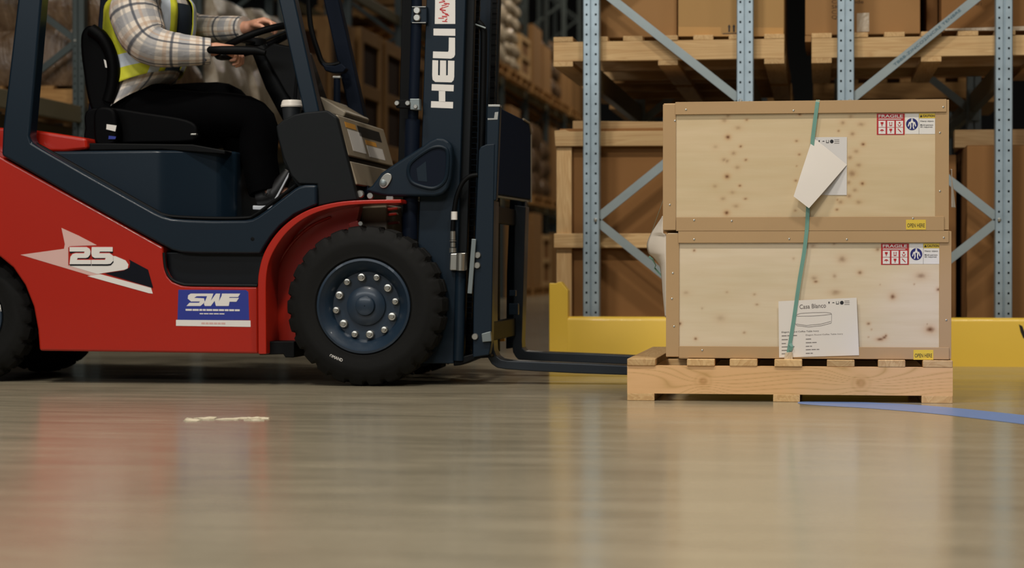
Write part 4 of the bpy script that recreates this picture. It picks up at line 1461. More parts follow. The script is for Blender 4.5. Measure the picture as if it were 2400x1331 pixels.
pxe('well_bracket', [(815, 523), (838, 516), (844, 530), (820, 534)], FY + 0.17, FY + 0.204, 'truck_red', fk, 0.003)
disc('well_bolt', 846, 524, FY + 0.17, 6, 0.012, 'chrome', fk)
pxe('front_member', [(846, 480), (906, 480), (908, 560), (846, 560)], FY + 0.28, FY + 0.6, 'cowl_taupe', fk, 0.006)
for a, b in ((905, 488), (903, 501), (906, 521)):
    pxe('red_valve', [(a, b), (a + 26, b - 3), (a + 27, b + 3), (a + 2, b + 6)], FY + 0.3, FY + 0.34, 'truck_red', fk, 0.002)
pxe('member_backing', [(830, 476), (980, 470), (985, 600), (830, 600)], FY + 0.62, FY + 0.9, 'truck_black', fk, 0.004)

# front cowl: near side panel, body with cup ledge, taupe front face
cowl = [(646, 296), (664, 280), (690, 268), (714, 263), (766, 258), (789, 274), (838, 469), (790, 474), (744, 484), (742, 433), (700, 432), (682, 412), (664, 372), (650, 320)]
pxe('cowl_side', cowl, BY + 0.012, BY + 0.06, 'cowl_grey', fk, 0.008, segs=3)
body_c = [(650, 318), (700, 314), (716, 280), (766, 262), (787, 276), (836, 469), (790, 474), (744, 486), (720, 500), (690, 430), (664, 380)]
pxe('cowl_body', body_c, BY + 0.0605, BZ - 0.03, 'cowl_grey', fk, 0.006)
pxe('cowl_ridge', [(734, 236), (750, 225), (812, 262), (805, 276), (760, 262)], BY + 0.5, BZ - 0.06, 'cowl_taupe', fk, 0.008)
pf = pxe('front_panel', [(786, 268), (792, 270), (818, 364), (811, 366)], BY + 0.055, BZ - 0.07, 'cowl_taupe', fk, 0.004)
pxe('front_panel_lower', [(815, 378), (822, 378), (838, 432), (830, 434)], BY + 0.055, BZ - 0.07, 'cowl_taupe', fk, 0.004)
# stickers on the sloping front panel
pa, pb = at(792, 270, BY + 0.055), at(818, 364, BY + 0.055)


def on_panel(u, v, lift=0.001):
    """u across the truck 0..1, v down the panel 0..1"""
    p = pa + (pb - pa) * v
    nrm = Vector((pb.z - pa.z, 0, -(pb.x - pa.x))).normalized()
    if nrm.x < 0:
        nrm = -nrm
    return Vector((p.x, BY + 0.055 + (BZ - 0.07 - BY - 0.055) * u, p.z)) + nrm * lift


for nm, u0, u1, v0, v1, mt in (('warning_sticker', 0.1, 0.32, 0.12, 0.26, 'decal_orange'), ('warning_sticker', 0.36, 0.86, 0.12, 0.4, 'cowl_grey'), ('warning_sticker', 0.12, 0.4, 0.3, 0.85, 'decal_white'),
                               ('warning_sticker', 0.46, 0.7, 0.46, 0.58, 'decal_orange'), ('warning_sticker', 0.46, 0.82, 0.6, 0.9, 'decal_white')):
    q = [on_panel(u0, v0), on_panel(u1, v0), on_panel(u1, v1), on_panel(u0, v1)]
    k = Vector((0.0006, 0, 0.0002))
    mk(nm, q + [p - k for p in q], [(0, 1, 2, 3), (7, 6, 5, 4), (0, 4, 5, 1), (1, 5, 6, 2), (2, 6, 7, 3), (3, 7, 4, 0)], mt, pf)

# steering column and wheel
sc_ = at(600, 97, 8.92)
tilt = radians(21)
ax = Vector((-sin(tilt), 0, cos(tilt)))
e1 = Vector((cos(tilt), 0, sin(tilt)))
ring = [sc_ + e1 * (0.175 * cos(a)) + Vector((0, 1, 0)) * (0.175 * sin(a)) for a in [2 * pi * k / 40 for k in range(40)]]
sw = tube('steering_wheel', ring, 0.015, 'truck_black', fk, 10, True)
for a in (0.3, 2.4, 4.5):
    bar('spoke', sc_ - ax * 0.01, sc_ + e1 * (0.17 * cos(a)) + Vector((0, 1, 0)) * (0.17 * sin(a)), 0.03, 0.01, e1.cross(ax), 'truck_black', sw, 0.003)
lathe('horn_pad', [(0.045, -0.02), (0.045, 0.008), (0.03, 0.014), (0.001, 0.015)], sc_, 'z', 'truck_black', sw, 20)
tube('steering_column', [sc_ - ax * 0.02, at(650, 190, 8.92), at(735, 330, 8.92)], [0.035, 0.06, 0.075], 'truck_black', fk, 12)
pxe('column_cover', [(612, 118), (640, 100), (700, 112), (735, 215), (752, 262), (700, 262), (668, 218)], 8.80, 9.04, 'truck_black', fk, 0.01)
tube('control_lever', [at(690, 250, 8.7), at(700, 120, 8.7), at(712, 100, 8.7)], [0.008, 0.006, 0.006], 'truck_black', fk, 8)
tube('near_rim_grip', [tuple(at(a, b, 8.635)) for a, b in ((486, 117), (490, 117), (520, 117.5), (560, 118), (600, 119), (622, 124))], [0.008, 0.015, 0.018, 0.019, 0.018, 0.012], 'truck_black', fk, 10)
# mirror bracket hung from the far pillar and a hand lever below it
pm = [tuple(at(a, b, 9.3)) for a, b in smooth_path([(722, -20), (728, 60), (745, 120), (757, 148), (775, 153), (797, 149)], 4)]
tube('mirror_arm', pm, 0.012, 'truck_black', fk, 8)
pxe('mirror', [(752, 146), (765, 153), (785, 154), (800, 148), (812, 160), (804, 170), (780, 171), (762, 166)], 9.24, 9.3, 'truck_navy', fk, 0.006)
tube('hand_lever', [at(790, 250, 9.25), at(790, 182, 9.25)], [0.017, 0.015], 'truck_navy', fk, 10)
box('lever_cap', at(781, 180, 9.25).x, at(800, 180, 9.25).x, 9.235, 9.265, at(790, 184, 9.25).z, at(790, 179, 9.25).z, 'chrome', fk, 0.002)

# seat
seat_o = [(188, 84), (196, 66), (212, 59), (236, 72), (258, 96), (272, 126), (279, 162), (277, 200), (268, 236), (254, 262), (218, 262), (204, 230), (194, 170), (188, 120)]
sb = pxe('seat_back', smooth_path(seat_o, 3, True), 8.70, 9.16, 'seat_vinyl', fk, 0.03, segs=4)
tube('back_bolster', [tuple(at(a, b, 8.70)) for a, b in smooth_path([(214, 70), (240, 90), (258, 122), (266, 160), (264, 200), (254, 238)], 4)], [0.028] * 21, 'seat_vinyl', sb, 10)
pxe('seat_pad', smooth_path([(202, 258), (262, 252), (330, 262), (420, 276), (455, 290), (462, 312), (452, 332), (330, 336), (206, 336), (198, 300)], 3, True), 8.68, 9.18, 'seat_vinyl', fk, 0.03, segs=4)
pxe('hip_guard', smooth_path([(222, 256), (250, 250), (268, 262), (274, 300), (268, 338), (226, 340), (218, 300)], 3, True), 8.60, 8.66, 'seat_vinyl', fk, 0.014, segs=3)
pxe('seat_tag', [(250, 291), (273, 294), (270, 308), (249, 303)], 8.596, 8.5995, 'decal_white', fk)
pxe('belt_stalk', [(255, 318), (272, 320), (270, 326), (254, 326)], 8.596, 8.5995, 'decal_blue', fk)
pxe('back_tag', [(243, 139), (255, 145), (256, 160), (247, 158)], 8.694, 8.697, 'decal_white', sb)
box('belt_buckle', at(449, 312, 8.66).x, at(463, 312, 8.66).x, 8.64, 8.67, at(456, 318, 8.66).z, at(456, 313, 8.66).z, 'chrome', fk, 0.003)

# pictures and letters on the side -----------------------------------------------------------
dy = BY - 0.0012


def decal(name, pts, mat, k=1, parent=None):
    y = BY - 0.0006 * k
    return pxe(name, pts, y, y + 0.0006, mat, parent or fk)


arrow = decal('arrow_decal', [(48, 597), (150, 583), (152, 572), (144, 534), (184, 552), (227, 574.5), (165, 577), (160, 580), (160, 623), (266, 622), (270, 600), (292, 610), (299, 617), (297, 630), (290, 633),
                              (232, 641.5), (354, 674), (358, 688), (350, 687)], 'decal_pink')
decal('arrow_decal_tip', [(228, 642), (250, 638.5), (292, 632), (299, 629), (301, 620), (294, 610), (270, 600), (240, 600), (200, 620), (160, 622)], 'decal_white', 2, arrow)
decal('arrow_decal_bar', [(236, 643), (354, 675.5), (358, 688), (349, 687), (205, 647)], 'decal_white', 2, arrow)
decal('arrow_decal_shade', [(246, 640.5), (290, 634), (303, 627), (305, 614), (302, 608), (347, 632), (352, 650), (359, 675)], 'decal_navy', 3, arrow)


def digit(pts_list, dx, dyy, mat, k, name):
    g = []
    for pts in pts_list:
        y = BY - 0.0006 * k
        g.append(egeo(xz([(a + dx, b + dyy) for a, b in pts], y), y, y + 0.0006))
    return multi(name, g, mat, arrow)


def rect(a, b, c, d):
    return [(a, b), (c, b), (c, d), (a, d)]


two = [[(163, 579), (203, 579), (210, 583), (212, 589), (211, 597), (206, 603), (201, 604.5), (182, 604.5), (180, 609), (213, 609), (213, 619), (163, 619), (165, 602), (170, 595.5), (177, 593.5), (197, 593.5),
        (198.5, 589.5), (163, 589.5)]]
five = [[(215, 579), (264, 579), (264, 589.5), (234, 589.5), (232.5, 593.5), (257, 593.5), (264.5, 599), (265.5, 611), (259, 618), (252, 619), (214, 619), (214, 609), (246, 609), (248, 604.5), (222, 604.5), (216, 601),
         (214, 594)]]
digit(two + five, 0.6, 3.6, 'decal_navy', 4, 'number_shadow')
digit(two + five, -0.4, -1.8, 'decal_red', 5, 'number_rim')
digit(two + five, 0, 0, 'decal_white', 6, 'number_25')

st_ = decal('maker_sticker', [(418, 679), (576, 679.5), (582, 684), (584, 750), (416, 750)], 'decal_blue')
decal('sticker_strip', [(412.5, 749.5), (587, 751), (587.5, 766), (412.5, 763.5)], 'decal_white', 2, st_)
y = BY - 0.0012
S_ = [[(447, 688), (492, 688), (489, 694), (461, 694), (455, 698), (478, 699), (480, 708), (470, 717), (437, 717), (444, 709.5), (466, 709.5), (469, 706.5), (448, 706.5), (440, 700), (441, 692)]]
W_ = [[(488, 688), (500, 688), (494, 705), (506, 688), (516, 688), (513, 706), (522, 688), (534, 688), (518, 717), (506, 717), (503, 705), (494, 717), (480, 717), (478, 712)]]
F_ = [[(520, 688), (563, 688), (558, 696), (538, 696), (537, 698), (560, 698), (554, 707), (538, 707), (536, 717), (518, 717)]]
multi('sticker_letters', [egeo(xz(q, y - i * 0.0003), y - i * 0.0003, y + 0.0006) for i, q in enumerate(S_ + W_ + F_)], 'decal_white', st_)
print_bars('sticker_small_print', [(435, 562, 726, 4.2, 0.008)], BY - 0.0006, 'decal_white', st_, seed=2)
print_bars('sticker_smaller_print', [(468, 528, 735, 2.4, 0.008)], BY - 0.0006, 'decal_white', st_, seed=3)
print_bars('sticker_strip_print', [(472, 528, 757.5, 4.0, 0.008)], BY - 0.0012, 'decal_pink', st_, seed=4)

# ------------------------------------------------------------------ mast
MY = 8.52


def both(name, pts, y0, y1, mirror_y, mat, bev=0.004):
    a = pxe(name, pts, y0, y1, mat, fk, bev)
    q = xz(pts, y0)
    extr(name, q, mirror_y, mirror_y + (y1 - y0), mat, fk, bev)
    return a


mast_face = [(1003, -110), (1095, -110), (1078, 420), (1064, 852), (968, 852), (986, 400)]
both('outer_mast_rail', mast_face, MY, MY + 0.035, 9.28, 'mast_blue')
both('inner_mast_rail', [(1093, -110), (1116, -110), (1086, 846), (1060, 846)], MY + 0.036, MY + 0.08, 9.23, 'cowl_grey')
pxe('mast_back_flange', [(945, -110), (968, -110), (954, 460), (931, 460)], MY + 0.05, MY + 0.09, 'truck_black', fk, 0.003)
for zz in (0.25, 0.85, 2.0):
    xm = at(1030, 400, MY).x
    box('mast_cross_member', xm - 0.09, xm - 0.03, MY + 0.036, 9.29, zz, zz + 0.1, 'truck_black', fk, 0.005)
# lift cylinder and clamps
tube('lift_cylinder', [at(979, -110, MY - 0.01), at(976, 60, MY - 0.01), at(966, 330, MY - 0.01)], [0.020, 0.022, 0.022], 'truck_navy', fk, 16)
tube('lift_cylinder_base', [at(967, 280, MY - 0.01), at(960, 560, MY - 0.01)], [0.031, 0.031], 'truck_navy', fk, 16)
pxe('cylinder_clamp', [(965, 14), (1000, 14), (1000, 54), (962, 54)], MY - 0.03, MY + 0.03, 'mast_blue', fk, 0.003)
for yy in (16, 53):
    tube('clamp_edge', [at(966, yy, MY - 0.033), at(998, yy, MY - 0.033)], 0.0022, 'chrome', fk, 6)
for yy in (25, 42):
    disc('clamp_bolt', 978, yy, MY - 0.03, 8.5, 0.014, 'chrome', fk)
pxe('hose_clip', [(926, 234), (960, 233), (962, 254), (928, 253)], MY - 0.06, MY - 0.03, 'truck_black', fk, 0.003)
for xx in (931, 956):
    disc('clip_bolt', xx, 242, MY - 0.06, 6, 0.012, 'chrome', fk)
pxe('clip_block', [(960, 231), (983, 231), (984, 258), (961, 257)], MY - 0.06, MY - 0.02, 'steel_dull', fk, 0.003)
disc('block_bolt', 974, 250, MY - 0.06, 5, 0.008, 'chrome', fk)

# HELI lettering, reading upward, and the plate above it
ym = MY - 0.0008


def mgeo(pts):
    return egeo(xz(pts, ym), ym, ym + 0.0008)


heli = [  # H
    [(1010.5, 237), (1062, 239), (1061.5, 254), (1010, 252)], [(1012, 197), (1063.5, 199), (1063, 214), (1011.5, 212)], [(1028.5, 212), (1043.5, 213), (1043.5, 239), (1028.5, 238)],
    # E
    [(1013.5, 141), (1027, 141.5), (1026.5, 176), (1031, 177), (1031.5, 141.5), (1045.5, 142), (1045.5, 177), (1049.5, 176), (1050, 142), (1065, 142.5), (1064.5, 180), (1063, 188), (1058, 193), (1020, 192), (1014, 187),
     (1013, 178)],
    # L
    [(1015, 120.5), (1050, 121.5), (1051.5, 118), (1052, 88), (1066.5, 88.5), (1066.5, 128), (1064, 134), (1057, 137.5), (1014.5, 136)],
    # I
    [(1016, 67), (1067, 67.5), (1067, 84), (1016, 83)]]
multi('mast_lettering', [mgeo(p) for p in heli], 'decal_white', fk)
pl = pxe('name_plate', [(1021, -80), (1067, -80), (1067, 56), (1019, 56)], ym, MY, 'decal_white', fk)
rnd = random.Random(5)
g = []
for k in range(30):
    py = -60 + k * 3.8
    px = 1040 + rnd.uniform(-7, 8)
    w, h = rnd.uniform(2, 7), rnd.uniform(1.0, 2.2)
    tl = rnd.uniform(-2.5, 2.5)
    g.append(egeo(xz([(px - w, py - h + tl), (px + w, py - h - tl), (px + w, py + h - tl), (px - w, py + h + tl)], ym - 0.0006), ym - 0.0006, ym))
multi('plate_characters', g, 'decal_red', pl)

# lift chain and hoses between the rails
for yc in (8.66, 9.12):
    g = []
    x_t, x_b = at(1122, -110, 8.66), at(1098, 840, 8.66)
    nlk = 74
    for k in range(nlk):
        p = x_t + (x_b - x_t) * (k / nlk)
        g.append(bgeo(p.x - 0.011, p.x + 0.011, yc - 0.012 + 0.006 * (k % 2), yc + 0.012 - 0.006 * (k % 2), p.z - 0.0135, p.z + 0.0065))
    o = multi('lift_chain', g, 'truck_black', fk)
    o['kind'] = 'stuff'
tube('lift_hose', [tuple(at(a, b, 8.62)) for a, b in smooth_path([(1120, 52), (1131, 66), (1134, 100), (1130, 300), (1120, 600), (1112, 820)], 6)], 0.014, 'truck_black', fk, 10)
tube('hose_cap', [at(1108, 55, 8.60), at(1138, 66, 8.60)], 0.004, 'steel_dull', fk, 8)
tube('tilt_hose', [tuple(at(a, b, MY - 0.02)) for a, b in smooth_path([(1120, 410), (1100, 414), (1083, 430), (1070, 462), (1064, 500), (1061, 540), (1060, 580)], 6)], 0.0095, 'truck_black', fk, 10)
lathe('hose_fitting', [(0.013, 0), (0.013, 0.033)], at(1064.5, 515, MY - 0.02), 'z', 'decal_white', fk, 12)
for (pyt, pyb, rr) in ((542, 562, 0.0115), (563, 566, 0.014), (568, 579, 0.0115), (581, 592, 0.015)):
    p0, p1 = at(1061.5, pyb, MY - 0.02), at(1061.5, pyt, MY - 0.02)
    lathe('hose_fitting', [(rr, 0), (rr, p1.z - p0.z)], p0, 'z', 'chrome', fk, 12)
pxe('valve_block', [(1055, 594), (1092, 592), (1094, 634), (1053, 634)], MY - 0.035, MY + 0.0, 'chrome', fk, 0.005)
tube('valve_barrel', [at(1080, 634, MY - 0.035), at(1081, 594, MY - 0.035)], 0.020, 'chrome', fk, 14)
tube('lower_cylinder', [at(1081, 596, MY), at(1074, 845, MY)], 0.022, 'mast_blue', fk, 14)
bar('slide_rod', at(1111, 560, MY - 0.04), at(1101, 688, MY - 0.04), 0.019, 0.008, (1, 0, 0), 'steel_dull', fk, 0.002)
pxe('mast_foot', [(1064, 840), (1120, 826), (1150, 830), (1152, 838), (1120, 840), (1080, 856), (1062, 858)], MY + 0.0, MY + 0.2, 'truck_black', fk, 0.006)
# tilt bracket casting with pressed window
tb = [(855, 446), (872, 434), (893, 405), (930, 380), (990, 342), (1006, 330), (1024, 322), (1040, 324), (1052, 331), (1060, 345), (1060, 380), (1057, 417), (1049, 444), (1036, 456), (1018, 460.5), (908, 460), (890, 457),
      (870, 452)]
tbo = pxe('tilt_bracket', tb, MY - 0.075, MY - 0.02, 'mast_blue', fk, 0.012, segs=4)
rec = [(957, 398), (966, 378), (1000, 353), (1022, 344), (1040, 346), (1049, 358), (1048, 400), (1042, 424), (1026, 438), (1006, 441), (972, 431), (960, 418)]
sm = smooth_path(rec, 4, True)
tube('bracket_rim', [tuple(at(a, b, MY - 0.076)) for a, b in sm], 0.008, 'mast_blue', tbo, 8, True)
pxe('bracket_window', rec, MY - 0.0765, MY - 0.0748, 'truck_navy', tbo)
pxe('bracket_print', [(976, 395), (998, 378), (1001, 426), (980, 424)], MY - 0.0775, MY - 0.0766, 'mast_blue', tbo)
pn = [(897, 412), (906, 406), (915, 408), (918, 416), (912, 430), (904, 439), (894, 440), (889, 433), (890, 424)]
pxe('pivot_pin_keeper', smooth_path(pn, 3, True), MY - 0.084, MY - 0.075, 'chrome', tbo, 0.002)
disc('pivot_pin', 898, 429, MY - 0.084, 8, 0.006, 'steel_dull', tbo)
for a, b, r_ in ((845, 455, 9), (869, 459, 8), (915, 464, 10)):
    disc('bracket_bolt', a, b, MY - 0.05, r_, 0.016, 'chrome', fk)
tube('tilt_cylinder', [at(868, 450, MY + 0.14), at(800, 470, MY + 0.14)], 0.028, 'truck_navy', fk, 14)

# ------------------------------------------------------------------ carriage, load backrest, forks
KYN = MY - 0.02
cp = pxe('carriage_plate', [(1122, 352), (1126, 344), (1140, 338), (1160, 336), (1152, 800), (1146, 832), (1108, 838), (1110, 640)], KYN - 0.004, KYN + 0.06, 'mast_blue', fk, 0.005)
q = xz([(1122, 352), (1126, 344), (1140, 338), (1160, 336), (1152, 800), (1146, 832), (1108, 838), (1110, 640)], KYN)
extr('carriage_plate', q, 9.42, 9.48, 'mast_blue', fk, 0.005)
pxe('backrest_upright', [(1141, 247), (1172, 247), (1163, 470), (1138, 470)], KYN, KYN + 0.05, 'mast_blue', fk, 0.005)
pxe('upright_cap', [(1144, 245), (1172, 245), (1172, 250), (1144, 250)], KYN - 0.002, KYN + 0.05, 'chrome', fk, 0.001)
pxe('upright_cap_plate', [(1160, 263), (1168, 262), (1166, 280), (1143, 281), (1143, 277), (1158, 277)], KYN - 0.002, KYN, 'chrome', fk)
for a, b in ((1120, 598), (1119, 622), (1114, 789)):
    disc('carriage_bolt', a, b, KYN, 8, 0.014, 'chrome', fk)
pxe('roller_block', [(1128, 782), (1150, 776), (1152, 800), (1130, 802)], KYN - 0.02, KYN, 'steel_dull', fk, 0.003)
xb0 = at(1166, 400, KYN + 0.05).x
zt0, zb0_ = at(1166, 249, KYN + 0.05).z, at(1160, 456, KYN + 0.05).z
yn, yf = KYN + 0.05, 9.56
plate = [(yn, zb0_), (yf, zb0_ + 0.01), (yf, zt0 - 0.05), (yf - 0.06, zt0 - 0.005), (yf - 0.25, zt0), (yn, zt0)]
extr('load_backrest', plate, xb0 - 0.03, xb0, 'backrest_navy', fk, 0.006, 'x')
tube('backrest_edge', [(xb0 - 0.012, yn + 0.02, zb0_ - 0.004), (xb0 - 0.012, yf, zb0_ + 0.006)], 0.007, 'steel_dull', fk, 8)
tube('backrest_edge', [(xb0, yf, zb0_), (xb0, yf, zt0 - 0.05), (xb0, yf - 0.06, zt0 - 0.004), (xb0, yf - 0.25, zt0)], 0.005, 'cowl_taupe', fk, 8)
# carriage bars across, upper and lower
for z0_, z1_ in ((at(1140, 520, KYN).z, at(1140, 480, KYN).z), (at(1140, 800, KYN).z, at(1140, 755, KYN).z)):
    xc_ = at(1148, 500, KYN).x
    box('carriage_bar', xc_ - 0.03, xc_ + 0.004, KYN + 0.06, 9.42, z0_, z1_, 'truck_black', fk, 0.004)
# centre free lift cylinder seen between the fork shanks
xc_ = at(1150, 600, 8.9).x
tube('centre_cylinder', [(xc_ - 0.02, 8.97, 0.12), (xc_ - 0.02, 8.97, 0.78)], 0.05, 'truck_black', fk, 16)
for a, b, c_, d in ((1193, 680, 1208, 694), (1192, 711, 1214, 738)):
    pxe('carriage_stop', [(a, b), (c_, b), (c_, d), (a, d)], 8.95, 8.99, 'mast_blue', fk, 0.003)
pxe('carriage_stop', [(1168, 776), (1182, 776), (1182, 800), (1168, 800)], 8.99, 9.02, 'decal_orange', fk, 0.003)

FA, FB = 8.60, 8.715
near_f = [(1149, 470), (1160, 470), (1157, 700), (1157, 800), (1158, 820), (1164, 835), (1174, 842), (1190, 845), (1250, 847.5), (1350, 851.5), (1470, 857), (1600, 863.5), (1700, 869), (1704, 873), (1690, 880), (1600, 880),
          (1470, 879), (1350, 875), (1250, 870), (1185, 865.5), (1165, 862), (1152, 853), (1143, 838), (1140, 815), (1141, 700)]
pxe('fork', near_f, FA, FB, 'fork_steel', fk, 0.006)
far_f = [(1206, 480), (1232, 484), (1226, 700), (1223, 800), (1224, 815), (1232, 823), (1245, 824), (1300, 826), (1400, 830), (1490, 834), (1600, 840), (1680, 845), (1684, 848), (1670, 854), (1600, 857), (1490, 855), (1400, 851),
         (1300, 847.5), (1215, 843), (1208, 836), (1202, 825), (1200, 805), (1203, 700)]
pxe('fork', far_f, 9.215, 9.33, 'fork_steel', fk, 0.006)

# ================================================================== paper cup on the cowl ledge
cz = at(680, 316, BY + 0.14)
cupc = at(684, 300, BY + 0.14)
zc0 = at(684, 315.5, BY + 0.14).z + 0.004
zc1 = at(684, 249, BY + 0.14).z
zl1 = at(684, 235, BY + 0.14).z
cup = root('coffee_cup', (cupc.x, BY + 0.14, zc0), 'dark paper coffee cup with a white lid on the forklift dash', 'cup')
lathe('cup_body', [(0.028, zc0), (0.041, zc1)], (cupc.x, BY + 0.14, 0), 'z', 'cup_dark', cup, 28)
lathe('cup_lid', [(0.044, zc1 - 0.004), (0.0455, zc1 + 0.002), (0.043, zc1 + 0.008), (0.0425, zc1 + 0.014), (0.040, zl1 - 0.004), (0.037, zl1), (0.034, zl1 - 0.003), (0.001, zl1 - 0.003)],
      (cupc.x, BY + 0.14, 0), 'z', 'cup_lid', cup, 28)

# ================================================================== driver
def A3(px, py, Y):
    return at(px, py, Y)


per = root('person', at(300, 262, 8.92), 'driver in a checked shirt and yellow safety vest, both hands on the steering wheel', 'person')

geoms = []


def chain(pts, rad, segs=14):
    """tapered limb with round ends, to be fused into the one body surface"""
    P = [Vector(p) for p in pts]
    V, F, _ = tube_geo(P, rad, segs)
    geoms.append((V, F))
    for p, r in ((P[0], rad[0]), (P[-1], rad[-1])):
        ball(p, (r, r, r))


def ball(c, r, rot=0.0, n=12):
    V, F = [], []
    for i in range(n + 1):
        th = pi * i / n
        for k in range(2 * n):
            ph = pi * k / n
            x, y, z = r[0] * sin(th) * cos(ph), r[1] * sin(th) * sin(ph), r[2] * cos(th)
            V.append(Vector(c) + Vector((x * cos(rot) - z * sin(rot), y, x * sin(rot) + z * cos(rot))))
    m2 = 2 * n
    for i in range(n):
        for k in range(m2):
            l = (k + 1) % m2
            F.append((i * m2 + k, i * m2 + l, (i + 1) * m2 + l, (i + 1) * m2 + k))
    geoms.append((V, F))


R_sh, R_el, R_wr = A3(322, 14, 8.70), A3(358, 108, 8.655), A3(500, 116, 8.70)
L_sh, L_el, L_wr = A3(382, 10, 9.14), A3(452, 74, 9.20), A3(580, 64, 9.05)
hipc = A3(318, 258, 8.92)
chest = A3(358, 60, 8.92)
neck = A3(362, -48, 8.92)
headc = A3(376, -118, 8.92)
chain([hipc, A3(338, 170, 8.92), chest, A3(360, -5, 8.92)], [0.10, 0.10, 0.12, 0.10])
chain([R_sh, A3(360, 2, 8.92), L_sh], [0.065, 0.09, 0.065])
chain([A3(360, -10, 8.92), neck, headc], [0.07, 0.058, 0.06])
chain([R_sh, R_el, R_wr], [0.055, 0.045, 0.028])
chain([L_sh, L_el, L_wr], [0.055, 0.045, 0.028])
R_hip, R_kn, R_an = A3(330, 272, 8.82), A3(592, 282, 8.77), A3(622, 452, 8.72)
L_hip, L_kn, L_an = A3(330, 268, 9.02), A3(540, 248, 9.08), A3(590, 440, 9.08)
chain([R_hip, R_kn, R_an], [0.085, 0.06, 0.04])
chain([L_hip, L_kn, L_an], [0.085, 0.06, 0.04])
chain([R_an, A3(662, 450, 8.70)], [0.04, 0.03])
chain([L_an, A3(640, 440, 9.08)], [0.04, 0.03])
# head: skull, jaw, nose, ears, brow
ball(headc + Vector((0.0, 0, 0.03)), (0.098, 0.078, 0.105))
ball(headc + Vector((0.03, 0, -0.055)), (0.06, 0.055, 0.06))
ball(headc + Vector((0.10, 0, -0.005)), (0.02, 0.014, 0.024))
ball(headc + Vector((0.085, 0, 0.035)), (0.014, 0.05, 0.01))
ball(headc + Vector((0.088, 0, -0.055)), (0.014, 0.026, 0.009))
for s in (-1, 1):
    ball(headc + Vector((-0.005, 0.08 * s, 0.005)), (0.02, 0.009, 0.032))


def hand(w, fwd, down, out, curl, splay, thumb_side=1.0):
    """palm from the wrist along fwd; fingers curl towards down; out is the little finger side"""
    f, d, o = (Vector(v).normalized() for v in (fwd, down, out))
    k = w + f * 0.075
    chain([w, w + f * 0.03 + o * 0.012, k + o * 0.022], [0.026, 0.022, 0.017], 12)
    chain([w, w + f * 0.03 - o * 0.014, k - o * 0.024], [0.026, 0.022, 0.017], 12)
    chain([w + f * 0.01, k], [0.024, 0.017], 12)
    for i, (ln, off) in enumerate(((0.088, -0.033), (0.096, -0.011), (0.09, 0.011), (0.072, 0.032))):
        p = k + o * off
        a = 0.25
        pts = [p - f * 0.02, p]
        for j, fr in enumerate((0.45, 0.32, 0.23)):
            a += curl[j] * (1 + 0.05 * i)
            dirv = f * cos(a) + d * sin(a) + o * (off * splay)
            pts.append(pts[-1] + dirv.normalized() * ln * fr)
        chain(pts, [0.0105, 0.0105, 0.0098, 0.009, 0.0078], 10)
    b = w + f * 0.022 - o * 0.024
    t1 = b + (f * 0.55 - o * 0.75 + d * 0.35).normalized() * 0.042
    t2 = t1 + (f * 0.85 - o * 0.25 + d * 0.5).normalized() * 0.034
    t3 = t2 + (f * 0.6 + o * 0.1 + d * 0.75).normalized() * 0.026
    chain([b, t1, t2, t3], [0.015, 0.0125, 0.0105, 0.0085], 10)


# near hand closes over the rim from above, far hand holds the top of the wheel
hand(R_wr + Vector((0.012, 0, 0.004)), (1, 0.05, -0.06), (0.05, 0.25, -1), (0.0, -1, 0.0), (0.55, 0.95, 0.8), 3.0)
hand(L_wr + Vector((0.012, 0, 0.004)), (1, -0.05, 0.28), (0.25, -0.35, -1), (0.1, 1, 0.0), (0.32, 0.75, 0.7), 3.0)

V, F = [], []
for v, f in geoms:
    k = len(V)
    V += [tuple(p) for p in v]
    F += [tuple(i + k for i in q) for q in f]
tmp = bpy.data.meshes.new('body_src')
tmp.from_pydata(V, [], F)
to = bpy.data.objects.new('body_src', tmp)
COL.objects.link(to)
rm = to.modifiers.new('fuse', 'REMESH')
rm.mode = 'VOXEL'
rm.voxel_size = 0.005
sm_ = to.modifiers.new('soften', 'SMOOTH')
sm_.factor = 0.5
sm_.iterations = 3
dg = bpy.context.evaluated_depsgraph_get()
me = bpy.data.meshes.new_from_object(to.evaluated_get(dg))
bv = [tuple(v.co) for v in me.vertices]
bf = [tuple(p.vertices) for p in me.polygons]
bpy.data.objects.remove(to)
bpy.data.meshes.remove(tmp)
bpy.data.meshes.remove(me)
body = mk('body', bv, bf, 'skin', per, 0, 70)
for s in (-1, 1):
    lathe('eye', [(0.011, -0.006), (0.012, 0.0), (0.008, 0.007), (0.001, 0.009)], headc + Vector((0.078, 0.03 * s, 0.016)), 'x', 'eye_white', body, 12)


# hair cap
def cap(c, r, name, mat, parent, zmin=-0.2):
    V, F = [], []
    n, m2 = 12, 28
    for i in range(n + 1):
        th = (pi * 0.62) * i / n
        for k in range(m2):
            ph = 2 * pi * k / m2
            lim = 1.0 - 0.42 * max(0, cos(ph)) * (i / n)
            t2 = th * lim
            w = 1 + 0.03 * noise.noise((ph * 3, th * 4, 1))
            V.append(Vector(c) + Vector((r[0] * sin(t2) * cos(ph) * w, r[1] * sin(t2) * sin(ph) * w, r[2] * cos(t2) * w)))
    for i in range(n):
        for k in range(m2):
            l = (k + 1) % m2
            F.append((i * m2 + k, i * m2 + l, (i + 1) * m2 + l, (i + 1) * m2 + k))
    return mk(name, V, F, mat, parent, 0, 60)


cap(headc + Vector((-0.004, 0, 0.034)), (0.106, 0.088, 0.115), 'hair', 'hair', per)


